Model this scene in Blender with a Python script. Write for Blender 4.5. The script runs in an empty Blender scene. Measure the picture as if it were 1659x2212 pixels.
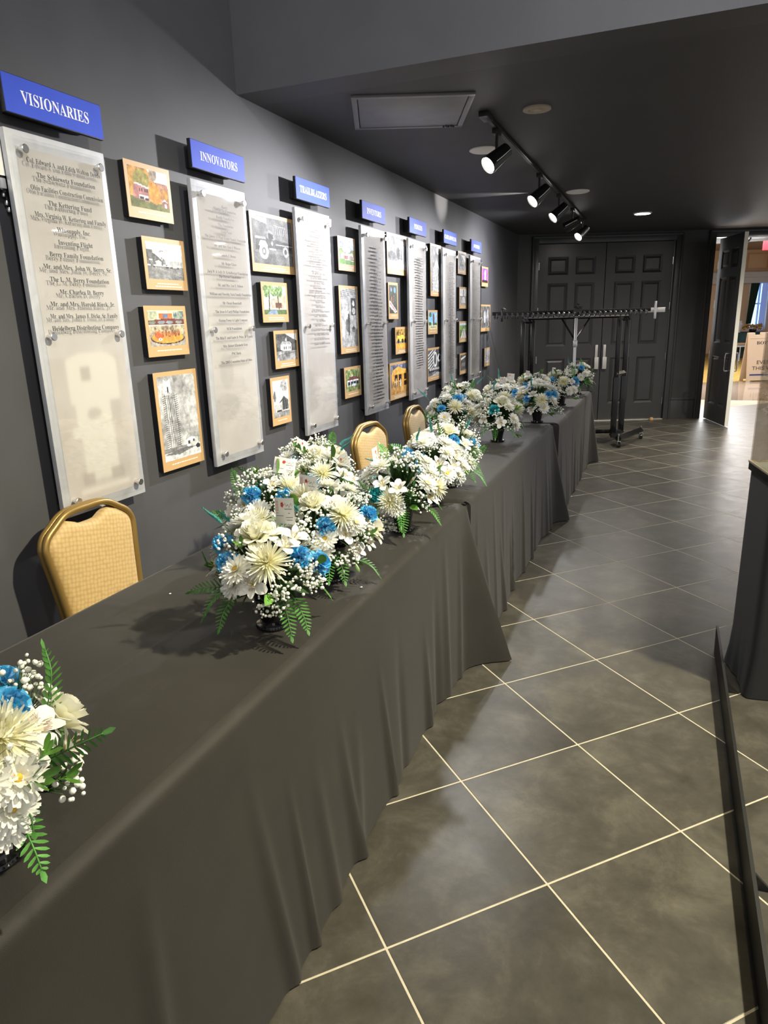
import bpy, bmesh, math, random
import numpy as np
from mathutils import Matrix, Vector
random.seed(11)
rng = np.random.default_rng(7)
PI = math.pi
SC = bpy.context.scene
COL = bpy.context.collection

# ------------------------------------------------------------------ camera
cam_d = bpy.data.cameras.new('camera'); cam = bpy.data.objects.new('camera', cam_d); COL.objects.link(cam)
def cam_axes(yaw, pitch, roll):
    f = Vector((-math.sin(yaw)*math.cos(pitch), math.cos(yaw)*math.cos(pitch), -math.sin(pitch)))
    r = f.cross(Vector((0, 0, 1))).normalized(); u = r.cross(f)
    c, s = math.cos(roll), math.sin(roll)
    return c*r+s*u, -s*r+c*u, f
r_, u_, f_ = cam_axes(math.radians(22.38932), math.radians(15.69704), math.radians(-1.64167))
mw = Matrix.Identity(4)
for i in range(3):
    mw[i][0] = r_[i]; mw[i][1] = u_[i]; mw[i][2] = -f_[i]
mw.translation = (2.05, 0.0, 1.5466)
cam.matrix_world = mw
cam_d.sensor_fit = 'HORIZONTAL'; cam_d.sensor_width = 36.0; cam_d.lens = 36.0*1481.08/1659.0
cam_d.clip_start = 0.02; cam_d.clip_end = 200
SC.camera = cam

# ------------------------------------------------------------------ world, lights, exposure
W = bpy.data.worlds.new('world'); SC.world = W; W.use_nodes = True
bg = W.node_tree.nodes['Background']; bg.inputs[0].default_value = (0.95, 0.96, 1.0, 1); bg.inputs[1].default_value = 0.42
SC.view_settings.view_transform = 'Standard'; SC.view_settings.look = 'None'
SC.view_settings.exposure = 0.13; SC.view_settings.gamma = 1.0
try: SC.view_settings.use_curve_mapping = False
except Exception: pass
def lamp(name, kind, loc, energy, color, target=None, parent=None, **kw):
    d = bpy.data.lights.new(name, kind); d.energy = energy; d.color = color
    for k, v in kw.items(): setattr(d, k, v)
    o = bpy.data.objects.new(name, d); COL.objects.link(o); o.location = loc
    if target is not None: o.rotation_euler = (Vector(target)-Vector(loc)).to_track_quat('-Z', 'Y').to_euler()
    if parent is not None: o.parent = parent
    return o
# warm spot of the lobby to the right, the one that throws the shadow of the nearest arrangement
lamp('lobby_spot', 'SPOT', (3.55, 2.2, 3.70), 1000, (1.0, 0.92, 0.68), (1.2, 2.1, 0.6), spot_size=math.radians(70), spot_blend=0.8, shadow_soft_size=0.07)
# warm downlights of the tall front part of the lobby, behind and right of the camera
lamp('lobby_downlight', 'SPOT', (2.7, 0.6, 3.6), 120, (1.0, 0.85, 0.55), (2.7, 0.9, 0), spot_size=math.radians(80), spot_blend=0.8, shadow_soft_size=0.08)
lamp('soffit_wash', 'SPOT', (2.3, 0.3, 3.70), 330, (0.97, 0.97, 1.0), (1.6, 3.24, 3.0), spot_size=math.radians(120), spot_blend=0.9, shadow_soft_size=0.1)
lamp('lobby_area', 'AREA', (3.6, -1.6, 3.4), 40, (1.0, 0.93, 0.84), (1.2, 2.8, 1.0), size=1.6)
TRACK_E = 132.0
BALL_E = 420.0

# ------------------------------------------------------------------ helpers
def lin(h):
    if isinstance(h, str):
        h = h.lstrip('#'); c = [int(h[i:i+2], 16)/255 for i in (0, 2, 4)]
    else: c = list(h)
    return tuple(x/12.92 if x <= 0.04045 else ((x+0.055)/1.055)**2.4 for x in c)
MATS = {}
def mat(name, color, rough=0.5, metal=0.0, noise=0.0, nscale=20.0, bump=0.0, bscale=200.0, emit=None, estr=0.0, sheen=0.0, rand=0.0, spec=0.5, attr=None, coat=0.0, trans=0.0, sss=0.0, distort=0.0):
    if name in MATS: return MATS[name]
    m = bpy.data.materials.new(name); m.use_nodes = True; nt = m.node_tree; L = nt.links
    b = nt.nodes['Principled BSDF']
    col = lin(color) if isinstance(color, str) else color
    b.inputs['Base Color'].default_value = (*col, 1); b.inputs['Roughness'].default_value = rough; b.inputs['Metallic'].default_value = metal
    b.inputs['Specular IOR Level'].default_value = spec
    if sheen: b.inputs['Sheen Weight'].default_value = sheen; b.inputs['Sheen Roughness'].default_value = 0.4
    if coat: b.inputs['Coat Weight'].default_value = coat; b.inputs['Coat Roughness'].default_value = 0.05
    if trans: b.inputs['Transmission Weight'].default_value = trans
    src = None
    if attr:
        a = nt.nodes.new('ShaderNodeAttribute'); a.attribute_name = attr; src = a.outputs['Color']
    if noise or rand:
        mix = nt.nodes.new('ShaderNodeHueSaturation'); mix.inputs['Color'].default_value = (*col, 1)
        if src: L.new(src, mix.inputs['Color'])
        tc = nt.nodes.new('ShaderNodeTexCoord')
        n = nt.nodes.new('ShaderNodeTexNoise'); n.inputs['Scale'].default_value = nscale; n.inputs['Detail'].default_value = 6; n.inputs['Distortion'].default_value = distort
        geo = nt.nodes.new('ShaderNodeNewGeometry'); L.new(geo.outputs['Position'], n.inputs['Vector'])
        mr = nt.nodes.new('ShaderNodeMapRange'); mr.inputs['From Min'].default_value = 0.3; mr.inputs['From Max'].default_value = 0.7
        mr.inputs['To Min'].default_value = 1-noise; mr.inputs['To Max'].default_value = 1+noise
        L.new(n.outputs['Fac'], mr.inputs['Value']); val = mr.outputs['Result']
        if rand:
            oi = nt.nodes.new('ShaderNodeObjectInfo'); m2 = nt.nodes.new('ShaderNodeMapRange')
            m2.inputs['To Min'].default_value = 1-rand; m2.inputs['To Max'].default_value = 1+rand
            L.new(oi.outputs['Random'], m2.inputs['Value'])
            mu = nt.nodes.new('ShaderNodeMath'); mu.operation = 'MULTIPLY'; L.new(val, mu.inputs[0]); L.new(m2.outputs['Result'], mu.inputs[1]); val = mu.outputs[0]
        L.new(val, mix.inputs['Value']); src = mix.outputs['Color']
    if src: L.new(src, b.inputs['Base Color'])
    if bump:
        bn = nt.nodes.new('ShaderNodeTexNoise'); bn.inputs['Scale'].default_value = bscale; bn.inputs['Detail'].default_value = 3
        g2 = nt.nodes.new('ShaderNodeNewGeometry'); L.new(g2.outputs['Position'], bn.inputs['Vector'])
        bp = nt.nodes.new('ShaderNodeBump'); bp.inputs['Strength'].default_value = bump; bp.inputs['Distance'].default_value = 0.002
        L.new(bn.outputs['Fac'], bp.inputs['Height']); L.new(bp.outputs['Normal'], b.inputs['Normal'])
    if emit:
        b.inputs['Emission Color'].default_value = (*lin(emit), 1); b.inputs['Emission Strength'].default_value = estr
    MATS[name] = m
    return m
def clear_mat(name, tint=(1, 1, 1), rough=0.02, ior=1.45):
    if name in MATS: return MATS[name]
    m = bpy.data.materials.new(name); m.use_nodes = True; nt = m.node_tree; nt.nodes.clear(); L = nt.links
    o = nt.nodes.new('ShaderNodeOutputMaterial'); mx = nt.nodes.new('ShaderNodeMixShader'); t = nt.nodes.new('ShaderNodeBsdfTransparent'); g = nt.nodes.new('ShaderNodeBsdfGlossy'); fr = nt.nodes.new('ShaderNodeLayerWeight')
    t.inputs[0].default_value = (*tint, 1); g.inputs['Roughness'].default_value = rough; fr.inputs['Blend'].default_value = 0.5
    pw = nt.nodes.new('ShaderNodeMath'); pw.operation = 'POWER'; pw.inputs[1].default_value = 4.0; L.new(fr.outputs['Facing'], pw.inputs[0])
    ma = nt.nodes.new('ShaderNodeMath'); ma.operation = 'MULTIPLY_ADD'; ma.inputs[1].default_value = 0.9; ma.inputs[2].default_value = 0.035; L.new(pw.outputs[0], ma.inputs[0])
    L.new(ma.outputs[0], mx.inputs[0]); L.new(t.outputs[0], mx.inputs[1]); L.new(g.outputs[0], mx.inputs[2]); L.new(mx.outputs[0], o.inputs[0])
    MATS[name] = m
    return m

class MB:
    def __init__(s): s.v = []; s.f = []; s.m = []; s.M = Matrix.Identity(4); s.mi = 0; s.c = None
    def add(s, V, F):
        o = len(s.v); M = s.M
        s.v += [tuple(M @ Vector(p)) for p in V]; s.f += [tuple(i+o for i in q) for q in F]; s.m += [s.mi]*len(F); return s
    def box(s, a, b):
        (x0, y0, z0), (x1, y1, z1) = a, b
        return s.add([(x0, y0, z0), (x1, y0, z0), (x1, y1, z0), (x0, y1, z0), (x0, y0, z1), (x1, y0, z1), (x1, y1, z1), (x0, y1, z1)],
                     [(0, 3, 2, 1), (4, 5, 6, 7), (0, 1, 5, 4), (1, 2, 6, 5), (2, 3, 7, 6), (3, 0, 4, 7)])
    def cyl(s, p0, p1, r0, r1=None, n=16, cap=True):
        r1 = r0 if r1 is None else r1
        p0, p1 = Vector(p0), Vector(p1); ax = (p1-p0).normalized(); a = ax.orthogonal().normalized(); b = ax.cross(a)
        V = []
        for p, r in ((p0, r0), (p1, r1)):
            V += [p+r*(math.cos(2*PI*i/n)*a+math.sin(2*PI*i/n)*b) for i in range(n)]
        F = [(i, (i+1) % n, n+(i+1) % n, n+i) for i in range(n)]
        if cap: F += [tuple(range(n-1, -1, -1)), tuple(range(n, 2*n))]
        return s.add(V, F)
    def tube(s, pts, r, n=8, closed=False, sq=None):
        pts = [Vector(p) for p in pts]; N = len(pts); V = []; F = []; prev = None
        for i, p in enumerate(pts):
            t = ((pts[(i+1) % N]-pts[i-1]) if closed else (pts[min(i+1, N-1)]-pts[max(i-1, 0)])).normalized()
            if prev is None: a = t.orthogonal().normalized()
            else: a = (prev-prev.dot(t)*t).normalized()
            prev = a; b = t.cross(a); rr = r[i] if isinstance(r, (list, tuple)) else r
            V += [p+rr*(math.cos(2*PI*(k+.5)/n)*a+math.sin(2*PI*(k+.5)/n)*b) for k in range(n)]
        for i in range(N if closed else N-1):
            j = (i+1) % N
            F += [(i*n+k, i*n+(k+1) % n, j*n+(k+1) % n, j*n+k) for k in range(n)]
        if not closed: F += [tuple(range(n-1, -1, -1)), tuple(range((N-1)*n, N*n))]
        return s.add(V, F)
    def lathe(s, prof, n=24, cap=True):
        V = []; F = []; P = len(prof)
        for r, z in prof: V += [(r*math.cos(2*PI*i/n), r*math.sin(2*PI*i/n), z) for i in range(n)]
        for k in range(P-1): F += [(k*n+i, k*n+(i+1) % n, (k+1)*n+(i+1) % n, (k+1)*n+i) for i in range(n)]
        if cap: F += [tuple(range(n-1, -1, -1)), tuple(range((P-1)*n, P*n))]
        return s.add(V, F)
    def prism(s, poly, fn):   # poly: 2D list, fn(u,v,w) -> 3D for w in 0,1
        n = len(poly)
        V = [fn(u, v, 0) for u, v in poly]+[fn(u, v, 1) for u, v in poly]
        F = [tuple(range(n-1, -1, -1)), tuple(range(n, 2*n))]+[(i, (i+1) % n, n+(i+1) % n, n+i) for i in range(n)]
        return s.add(V, F)
    def grid(s, fn, nu, nv):
        V = [fn(i/nu, j/nv) for j in range(nv+1) for i in range(nu+1)]
        F = [(j*(nu+1)+i, j*(nu+1)+i+1, (j+1)*(nu+1)+i+1, (j+1)*(nu+1)+i) for j in range(nv) for i in range(nu)]
        return s.add(V, F)
    def mesh(s, name, mats, smooth=True, bevel=0.0, ang=35):
        me = bpy.data.meshes.new(name); me.from_pydata(s.v, [], s.f)
        for m in (mats if isinstance(mats, (list, tuple)) else [mats]): me.materials.append(m)
        me.polygons.foreach_set('material_index', s.m)
        bm = bmesh.new(); bm.from_mesh(me)
        bmesh.ops.recalc_face_normals(bm, faces=bm.faces)
        if bevel:
            es = [e for e in bm.edges if len(e.link_faces) == 2 and e.calc_face_angle(0) > 0.5]
            bmesh.ops.bevel(bm, geom=es, offset=bevel, segments=2, affect='EDGES', profile=0.6, clamp_overlap=True)
        bm.to_mesh(me); bm.free()
        if smooth:
            me.polygons.foreach_set('use_smooth', [True]*len(me.polygons)); me.set_sharp_from_angle(angle=math.radians(ang))
        me.update(); return me
    def build(s, name, mats, parent=None, loc=(0, 0, 0), smooth=True, bevel=0.0, ang=35):
        return put(name, s.mesh(name, mats, smooth, bevel, ang), parent, loc)
def put(name, me, parent=None, loc=(0, 0, 0), rot=None):
    o = bpy.data.objects.new(name, me); COL.objects.link(o); o.location = loc
    if rot is not None: o.rotation_euler = rot
    if parent is not None: o.parent = parent
    return o
def tag(o, label=None, cat=None, group=None, kind=None):
    if label: o['label'] = label
    if cat: o['category'] = cat
    if group: o['group'] = group
    if kind: o['kind'] = kind
    return o
def thing(name, label, cat, loc=(0, 0, 0), rz=0.0, group=None, kind=None):
    o = bpy.data.objects.new(name, None); COL.objects.link(o); o.empty_display_size = 0.05
    o.location = loc; o.rotation_euler = (0, 0, rz)
    return tag(o, label, cat, group, kind)
def dup(root, loc, rz, label=None, name=None):
    c = root.copy(); COL.objects.link(c); c.location = loc; c.rotation_euler = (0, 0, rz)
    if label: c['label'] = label
    for ch in list(root.children):
        k = ch.copy(); COL.objects.link(k); k.parent = c
        for g in list(ch.children):
            q = g.copy(); COL.objects.link(q); q.parent = k
    return c
_tc = {}
def text_poly(body, serif=True, italic=False):
    """outline of a word as a flat mesh: serif bold letters come from the built-in font's mathematical alphabet"""
    key = (body, serif, italic)
    if key in _tc: return _tc[key]
    if serif:
        U, l, dg = (0x1D468, 0x1D482, 0x1D7CE) if italic else (0x1D400, 0x1D41A, 0x1D7CE)
        s = ''.join(chr(U+ord(c)-65) if 'A' <= c <= 'Z' else chr(l+ord(c)-97) if 'a' <= c <= 'z' else chr(dg+ord(c)-48) if '0' <= c <= '9' else c for c in body)
    else: s = body
    cu = bpy.data.curves.new('lettering', 'FONT'); cu.body = s; cu.resolution_u = 2; cu.align_x = 'CENTER'
    ob = bpy.data.objects.new('lettering', cu); COL.objects.link(ob)
    me = bpy.data.meshes.new_from_object(ob.evaluated_get(bpy.context.evaluated_depsgraph_get()))
    V = [(v.co.x, v.co.y) for v in me.vertices]; F = [tuple(p.vertices) for p in me.polygons]
    bpy.data.objects.remove(ob); bpy.data.curves.remove(cu); bpy.data.meshes.remove(me)
    _tc[key] = (V, F); return V, F
def add_text(mb, body, size, fn, width=None, serif=True, italic=False):
    V, F = text_poly(body, serif, italic)
    if not V: return
    xs = [v[0] for v in V]; w = (max(xs)-min(xs))*size; k = (width/w) if width else 1.0
    mid = (max(xs)+min(xs))/2
    mb.add([fn((x-mid)*size*k, y*size) for x, y in V], F)

# ------------------------------------------------------------------ materials
PAINT = mat('charcoal_wall_paint', (0.070, 0.070, 0.076), 0.6, noise=0.10, nscale=3.0, bump=0.15, bscale=350)
CEILP = mat('black_ceiling_paint', (0.055, 0.055, 0.058), 0.6, noise=0.08, nscale=4, bump=0.2, bscale=300)
DOORP = mat('black_door_paint', (0.046, 0.046, 0.046), 0.28, noise=0.08, nscale=6)
CHROME = mat('brushed_chrome', (0.75, 0.74, 0.72), 0.25, 1.0)
BLACK = mat('black_satin_metal', (0.012, 0.012, 0.013), 0.35)
BLACKPL = mat('black_gloss_plastic', (0.006, 0.006, 0.007), 0.12, coat=0.5)
GROUT = mat('cream_grout', (0.52, 0.47, 0.36), 0.7, noise=0.1, nscale=30)
CREAM = mat('cream_paint', (0.82, 0.80, 0.70), 0.5)

def tile_mat():
    m = bpy.data.materials.new('slate_floor_tile'); m.use_nodes = True; nt = m.node_tree; L = nt.links; b = nt.nodes['Principled BSDF']
    geo = nt.nodes.new('ShaderNodeNewGeometry'); oi = nt.nodes.new('ShaderNodeObjectInfo')
    off = nt.nodes.new('ShaderNodeVectorMath'); off.operation = 'MULTIPLY_ADD'
    cmb = nt.nodes.new('ShaderNodeCombineXYZ')
    for i in range(3): L.new(oi.outputs['Random'], cmb.inputs[i])
    L.new(cmb.outputs[0], off.inputs[0]); off.inputs[1].default_value = (37, 53, 11); L.new(geo.outputs['Position'], off.inputs[2])
    n1 = nt.nodes.new('ShaderNodeTexNoise'); n1.inputs['Scale'].default_value = 4.6; n1.inputs['Detail'].default_value = 9; n1.inputs['Roughness'].default_value = 0.72; n1.inputs['Distortion'].default_value = 0.25
    L.new(off.outputs[0], n1.inputs['Vector'])
    cr = nt.nodes.new('ShaderNodeValToRGB'); e = cr.color_ramp.elements
    e[0].position = 0.30; e[0].color = (0.036, 0.033, 0.027, 1); e[1].position = 0.72; e[1].color = (0.112, 0.104, 0.083, 1)
    k = e.new(0.5); k.color = (0.062, 0.057, 0.045, 1)
    L.new(n1.outputs['Fac'], cr.inputs[0])
    hs = nt.nodes.new('ShaderNodeHueSaturation'); mr = nt.nodes.new('ShaderNodeMapRange'); mr.inputs['To Min'].default_value = 0.86; mr.inputs['To Max'].default_value = 1.14
    L.new(oi.outputs['Random'], mr.inputs['Value']); L.new(mr.outputs['Result'], hs.inputs['Value']); L.new(cr.outputs[0], hs.inputs['Color']); L.new(hs.outputs[0], b.inputs['Base Color'])
    n2 = nt.nodes.new('ShaderNodeTexNoise'); n2.inputs['Scale'].default_value = 9; n2.inputs['Detail'].default_value = 5; L.new(geo.outputs['Position'], n2.inputs['Vector'])
    m2 = nt.nodes.new('ShaderNodeMapRange'); m2.inputs['To Min'].default_value = 0.30; m2.inputs['To Max'].default_value = 0.44; L.new(n2.outputs['Fac'], m2.inputs['Value']); L.new(m2.outputs['Result'], b.inputs['Roughness'])
    bp = nt.nodes.new('ShaderNodeBump'); bp.inputs['Strength'].default_value = 0.25; bp.inputs['Distance'].default_value = 0.003; L.new(n1.outputs['Fac'], bp.inputs['Height']); L.new(bp.outputs[0], b.inputs['Normal'])
    return m
TILE = tile_mat()

# ------------------------------------------------------------------ setting
ANG = math.radians(22.6548); AX, AY = 1.10, 10.62
DS = Vector((math.cos(ANG), math.sin(ANG), 0)); DN = Vector((-math.sin(ANG), math.cos(ANG), 0))
def B(s, t, z): return Vector((AX, AY, 0))+s*DS+t*DN+Vector((0, 0, z))
BM = Matrix(((DS.x, DN.x, 0, AX), (DS.y, DN.y, 0, AY), (0, 0, 1, 0), (0, 0, 0, 1)))   # local x along the back wall, y through it
def struct(o): o['kind'] = 'structure'; return o

mb = MB(); mb.box((-0.2, -3.2, -0.12), (7.0, 13.6, -0.0007)); floor = struct(mb.build('floor', GROUT, smooth=False))
# diagonal tiles, each its own piece
T = 0.4951; g = 0.0027
mb = MB(); h = T/2-g; mb.box((-h, -h, -0.012), (h, h, 0.0)); tile_me = mb.mesh('floor_tile', TILE, smooth=False, bevel=0.0016)
TO = Vector((1.4983, 1.2702, 0)); TU = Vector((math.cos(PI/4), math.sin(PI/4), 0)); TV = Vector((-TU.y, TU.x, 0))
cnt = 0; rest = []
def in_hall(p): return (p-Vector((AX, AY, 0))).dot(DN) < 1.30
for i in range(-16, 24):
    for j in range(-16, 26):
        p = TO+(i+.5)*T*TU+(j+.5)*T*TV
        if p.x < -0.1 or p.y < -1.0 or p.x > 5.6 or not in_hall(p): continue
        # leave out what lies right of the frame or behind the camera
        if p.y < 0.55 or p.x > 3.0+0.14*p.y or (p.x < 0.15) or (p.x < 1.0 and p.y < 7.6): rest.append(p); continue
        o = put('floor_tile', tile_me, floor, p, (0, 0, PI/4)); cnt += 1
mb = MB()
for p in rest:
    mb.M = Matrix.Translation(p) @ Matrix.Rotation(PI/4, 4, 'Z'); mb.box((-h, -h, -0.012), (h, h, 0))
o = mb.build('far_tiles', TILE, floor, smooth=False); o['kind'] = 'stuff'
print('tiles', cnt, len(rest))

mb = MB(); mb.box((-0.2, -3.2, 0), (0.0, 10.6, 3.75)); struct(mb.build('wall_left', PAINT, smooth=False))
mb = MB(); mb.box((0.0, 3.24, 2.62), (7.0, 3.44, 3.75)); struct(mb.build('wall_soffit', PAINT, smooth=False))
mb = MB(); mb.box((-0.2, 3.44, 2.62), (7.0, 13.6, 2.74)); struct(mb.build('ceiling', CEILP, smooth=False))
mb = MB(); mb.box((-0.2, -3.2, 3.75), (7.0, 3.5, 3.87)); struct(mb.build('ceiling', CEILP, smooth=False))
# back wall at an angle, with two door openings
mb = MB(); mb.M = BM
for a, b in (((-1.40, 0, 0), (-0.93, 0.16, 2.62)), ((-0.93, 0, 2.50), (1.04, 0.16, 2.62)), ((1.04, 0, 0), (1.565, 0.16, 2.62)), ((1.565, 0, 2.52), (3.46, 0.16, 2.62)), ((3.46, 0, 0), (5.6, 0.16, 2.62))):
    mb.box(a, b)
struct(mb.build('wall_back', DOORP, smooth=False))
mb = MB(); mb.M = BM; mb.box((-0.9, 0.1, 0), (1.03, 0.12, 2.5)); struct(mb.build('wall_closet', BLACK, smooth=False))
def casing(name, s0, s1, z1, w=0.095):
    mb = MB(); mb.M = BM
    for a, b in ((s0-w, s0), (s1, s1+w)):
        mb.box((a, -0.022, 0), (b, 0.0, z1+w)); mb.box((a if a < s0-0.01 else b-0.025, -0.034, 0), (a+0.025 if a < s0-0.01 else b, -0.022, z1+w))
    mb.box((s0, -0.022, z1), (s1, 0.0, z1+w)); mb.box((s0-w, -0.034, z1+w-0.025), (s1+w, -0.022, z1+w))
    return struct(mb.build(name, DOORP, bevel=0.003))
casing('trim_1', -0.905, 1.015, 2.495); casing('trim_2', 1.565, 3.455, 2.515)
mb = MB(); mb.M = BM; mb.box((1.115, -0.018, 0), (1.455, 0, 0.28)); mb.box((1.115, -0.026, 0.28), (1.455, 0, 0.31)); struct(mb.build('baseboard_back', DOORP, bevel=0.003))
mb = MB(); mb.M = BM; mb.box((-1.19, -0.018, 0), (-1.005, 0, 0.28)); mb.box((-1.19, -0.026, 0.28), (-1.005, 0, 0.31)); struct(mb.build('baseboard_corner', DOORP, bevel=0.003))
mb = MB(); mb.box((0.0, -3.0, 0), (0.018, 10.05, 0.14)); struct(mb.build('baseboard_left', DOORP, bevel=0.003))
mb = MB(); mb.M = BM; mb.box((-0.9, -0.03, 0.0), (1.01, 0.05, 0.012)); struct(mb.build('trim_3', mat('pale_leak_strip', (0.7, 0.68, 0.6), 0.4, 0.6), bevel=0.003))  # pale threshold strip, its colour standing in for light leaking under the doors

def door_leaf(name, w, z0, z1, cols, local, parentless=True):
    """six panel leaf; local x 0..w, y thickness 0..0.045 (front face at y=0)"""
    root = bpy.data.objects.new(name, None); COL.objects.link(root); root.matrix_world = local; root['kind'] = 'structure'
    mb = MB(); rows = ((0.25, 0.92), (1.10, 1.97), (2.08, 2.32))
    # stiles and rails with the panel fields recessed
    xs = [0, cols[0][0], cols[0][1], cols[1][0], cols[1][1], w]; zs = [z0]+[q for r in rows for q in r]+[z1]
    for i in range(5):
        for j in range(7):
            pan = i in (1, 3) and j in (1, 3, 5)
            if not pan: mb.box((xs[i], 0, zs[j]), (xs[i+1], 0.045, zs[j+1]))
    mb.build('leaf_frame', DOORP, root, smooth=False)
    for c in cols:
        for r in rows:
            mb = MB(); x0, x1 = c; a, b = r; k = 0.028; kk = 0.05
            for f, dd in ((0.0, 1), (0.045, -1)):
                V = [(x0, f, a), (x1, f, a), (x1, f, b), (x0, f, b)]
                V += [(x0+k, f+dd*0.016, a+k), (x1-k, f+dd*0.016, a+k), (x1-k, f+dd*0.016, b-k), (x0+k, f+dd*0.016, b-k)]
                V += [(x0+kk, f+dd*0.004, a+kk), (x1-kk, f+dd*0.004, a+kk), (x1-kk, f+dd*0.004, b-kk), (x0+kk, f+dd*0.004, b-kk)]
                F = [(q, (q+1) % 4, 4+(q+1) % 4, 4+q) for q in range(4)]+[(4+q, 4+(q+1) % 4, 8+(q+1) % 4, 8+q) for q in range(4)]+[(8, 9, 10, 11)]
                mb.add(V, F)
            mb.build('panel', DOORP, root, smooth=False)
    return root
def hinges(root, x, zz, y=-0.004):
    for z in zz:
        mb = MB(); mb.cyl((x, y, z-0.05), (x, y, z+0.05), 0.011, n=10); mb.build('hinge', CHROME, root)
dl = door_leaf('door_1', 0.945, 0.014, 2.488, ((0.135, 0.425), (0.525, 0.81)), BM @ Matrix.Translation((-0.895, 0.03, 0)))
hinges(dl, 0.004, (2.20, 1.59, 0.91, 0.25))
dr = door_leaf('door_2', 0.945, 0.014, 2.488, ((0.13, 0.415), (0.52, 0.80)), BM @ Matrix.Translation((0.060, 0.03, 0)))
hinges(dr, 0.943, (2.23, 1.62, 0.91, 0.27))
WHT = mat('pale_handle_metal', (0.62, 0.61, 0.58), 0.35, 0.5)
for root, x in ((dl, 0.878), (dr, 0.04)):
    mb = MB(); mb.box((x-0.02, -0.022, 0.93), (x+0.02, 0.0, 1.105)); mb.box((x-0.03, -0.05, 0.76), (x+0.03, -0.012, 0.93)); mb.box((x-0.022, -0.012, 0.78), (x+0.022, 0, 0.92))
    tag(mb.build('pull_handle', WHT, root, bevel=0.008), 'pale metal pull handle')
# the open leaf of the second opening, swung out into the room
leafdir = Vector((2.8385-2.600, 10.363-11.215, 0)).normalized(); ln = Vector((-leafdir.y, leafdir.x, 0))
LM = Matrix(((leafdir.x, ln.x, 0, 2.602), (leafdir.y, ln.y, 0, 11.185), (0, 0, 1, 0), (0, 0, 0, 1)))
dol = door_leaf('door_3', 0.86, 0.014, 2.488, ((0.125, 0.385), (0.475, 0.735)), LM)
mb = MB(); mb.box((0.86, -0.001, 0.014), (0.868, 0.046, 2.488)); tag(mb.build('leaf_edge', CREAM, dol, smooth=False), 'pale free edge of the open leaf')
for yy in (-1, 1):
    mb = MB(); y0 = -0.004 if yy < 0 else 0.049
    mb.tube([(0.79, y0, 0.98), (0.79, y0+yy*0.05, 0.98), (0.79, y0+yy*0.055, 0.95), (0.79, y0+yy*0.055, 0.78), (0.79, y0+yy*0.05, 0.75), (0.79, y0, 0.75)], 0.010, 8)
    tag(mb.build('door_handle', CHROME, dol), 'chrome D shaped handle')
for z in (2.15, 1.62, 0.92, 0.28):
    mb = MB(); mb.box((-0.045, 0.012, z-0.055), (0.004, 0.030, z+0.055)); mb.cyl((-0.02, 0.021, z-0.06), (-0.02, 0.021, z+0.06), 0.012, n=10); mb.build('hinge', CHROME, dol)
# closer arm on the header
cl = thing('door_closer', 'silver door closer arm on the header above the open door', 'door closer', B(2.02, -0.045, 2.45), ANG)
mb = MB(); mb.box((-0.03, -0.02, 0.04), (0.34, 0.03, 0.09)); mb.build('closer_body', CHROME, cl, bevel=0.008)
mb = MB(); mb.tube([(0.0, -0.02, 0.04), (-0.03, -0.03, 0.0), (-0.07, -0.03, -0.03)], 0.012, 8); mb.build('closer_arm', CHROME, cl)

# ceiling fittings
DISC = mat('offwhite_disc_plastic', (0.85, 0.84, 0.80), 0.5)
def disc(name, label, cat, x, y, r, mats, prof=None):
    t = thing(name, label, cat, (x, y, 2.62))
    mb = MB(); mb.lathe(prof or [(r, 0.0), (r, -0.006), (r-0.012, -0.012), (0.0001, -0.013)], 32); mb.build('cover_plate', mats, t, ang=60); return t
disc('ceiling_disc', 'pale round blank plate on the ceiling, beside the nearest track spotlight', 'ceiling plate', 0.805, 4.963, 0.10, DISC)
disc('ceiling_disc', 'pale round blank plate on the ceiling, right of the track toward the doors', 'ceiling plate', 1.173, 6.979, 0.105, DISC)
t = disc('ceiling_speaker', 'small beige ringed plate alone on the ceiling right of the hatch', 'ceiling plate', 1.291, 4.174, 0.075, mat('beige_plate', (0.42, 0.36, 0.28), 0.6), [(0.075, 0), (0.075, -0.008), (0.05, -0.012), (0.046, -0.006), (0.03, -0.006), (0.026, -0.013), (0.0001, -0.013)])
DL = None
for lx, ly, lw, llab in ((1.66, 8.854, 150, 'lit round recessed downlight in the ceiling in front of the open door'), (4.6, 6.35, 150, 'recessed downlight over the open floor, nearer one right of the picture'), (4.9, 9.8, 45, 'recessed downlight over the open floor, farthest one right of the picture'), (3.95, 8.5, 300, 'recessed downlight over the open floor, middle one right of the picture')):
  t = thing('recessed_downlight', llab, 'ceiling light', (lx, ly, 2.62), group='recessed downlights in the low ceiling')
  mb = MB(); mb.lathe([(0.10, 0), (0.10, -0.008), (0.085, -0.012), (0.08, -0.004)], 32, cap=False); mb.build('trim_ring', DISC, t)
  mb = MB(); mb.lathe([(0.08, -0.004), (0.06, -0.010), (0.0001, -0.011)], 32, cap=False); mb.build('lens', mat('lit_lens', (1, 1, 1), 0.5, emit='#fff6e8', estr=140), t)
  lamp('downlight_lamp', 'SPOT', (0, 0, -0.03), lw, (1, 0.93, 0.82), None, t, spot_size=math.radians(155), spot_blend=0.8, shadow_soft_size=0.06)
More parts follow.
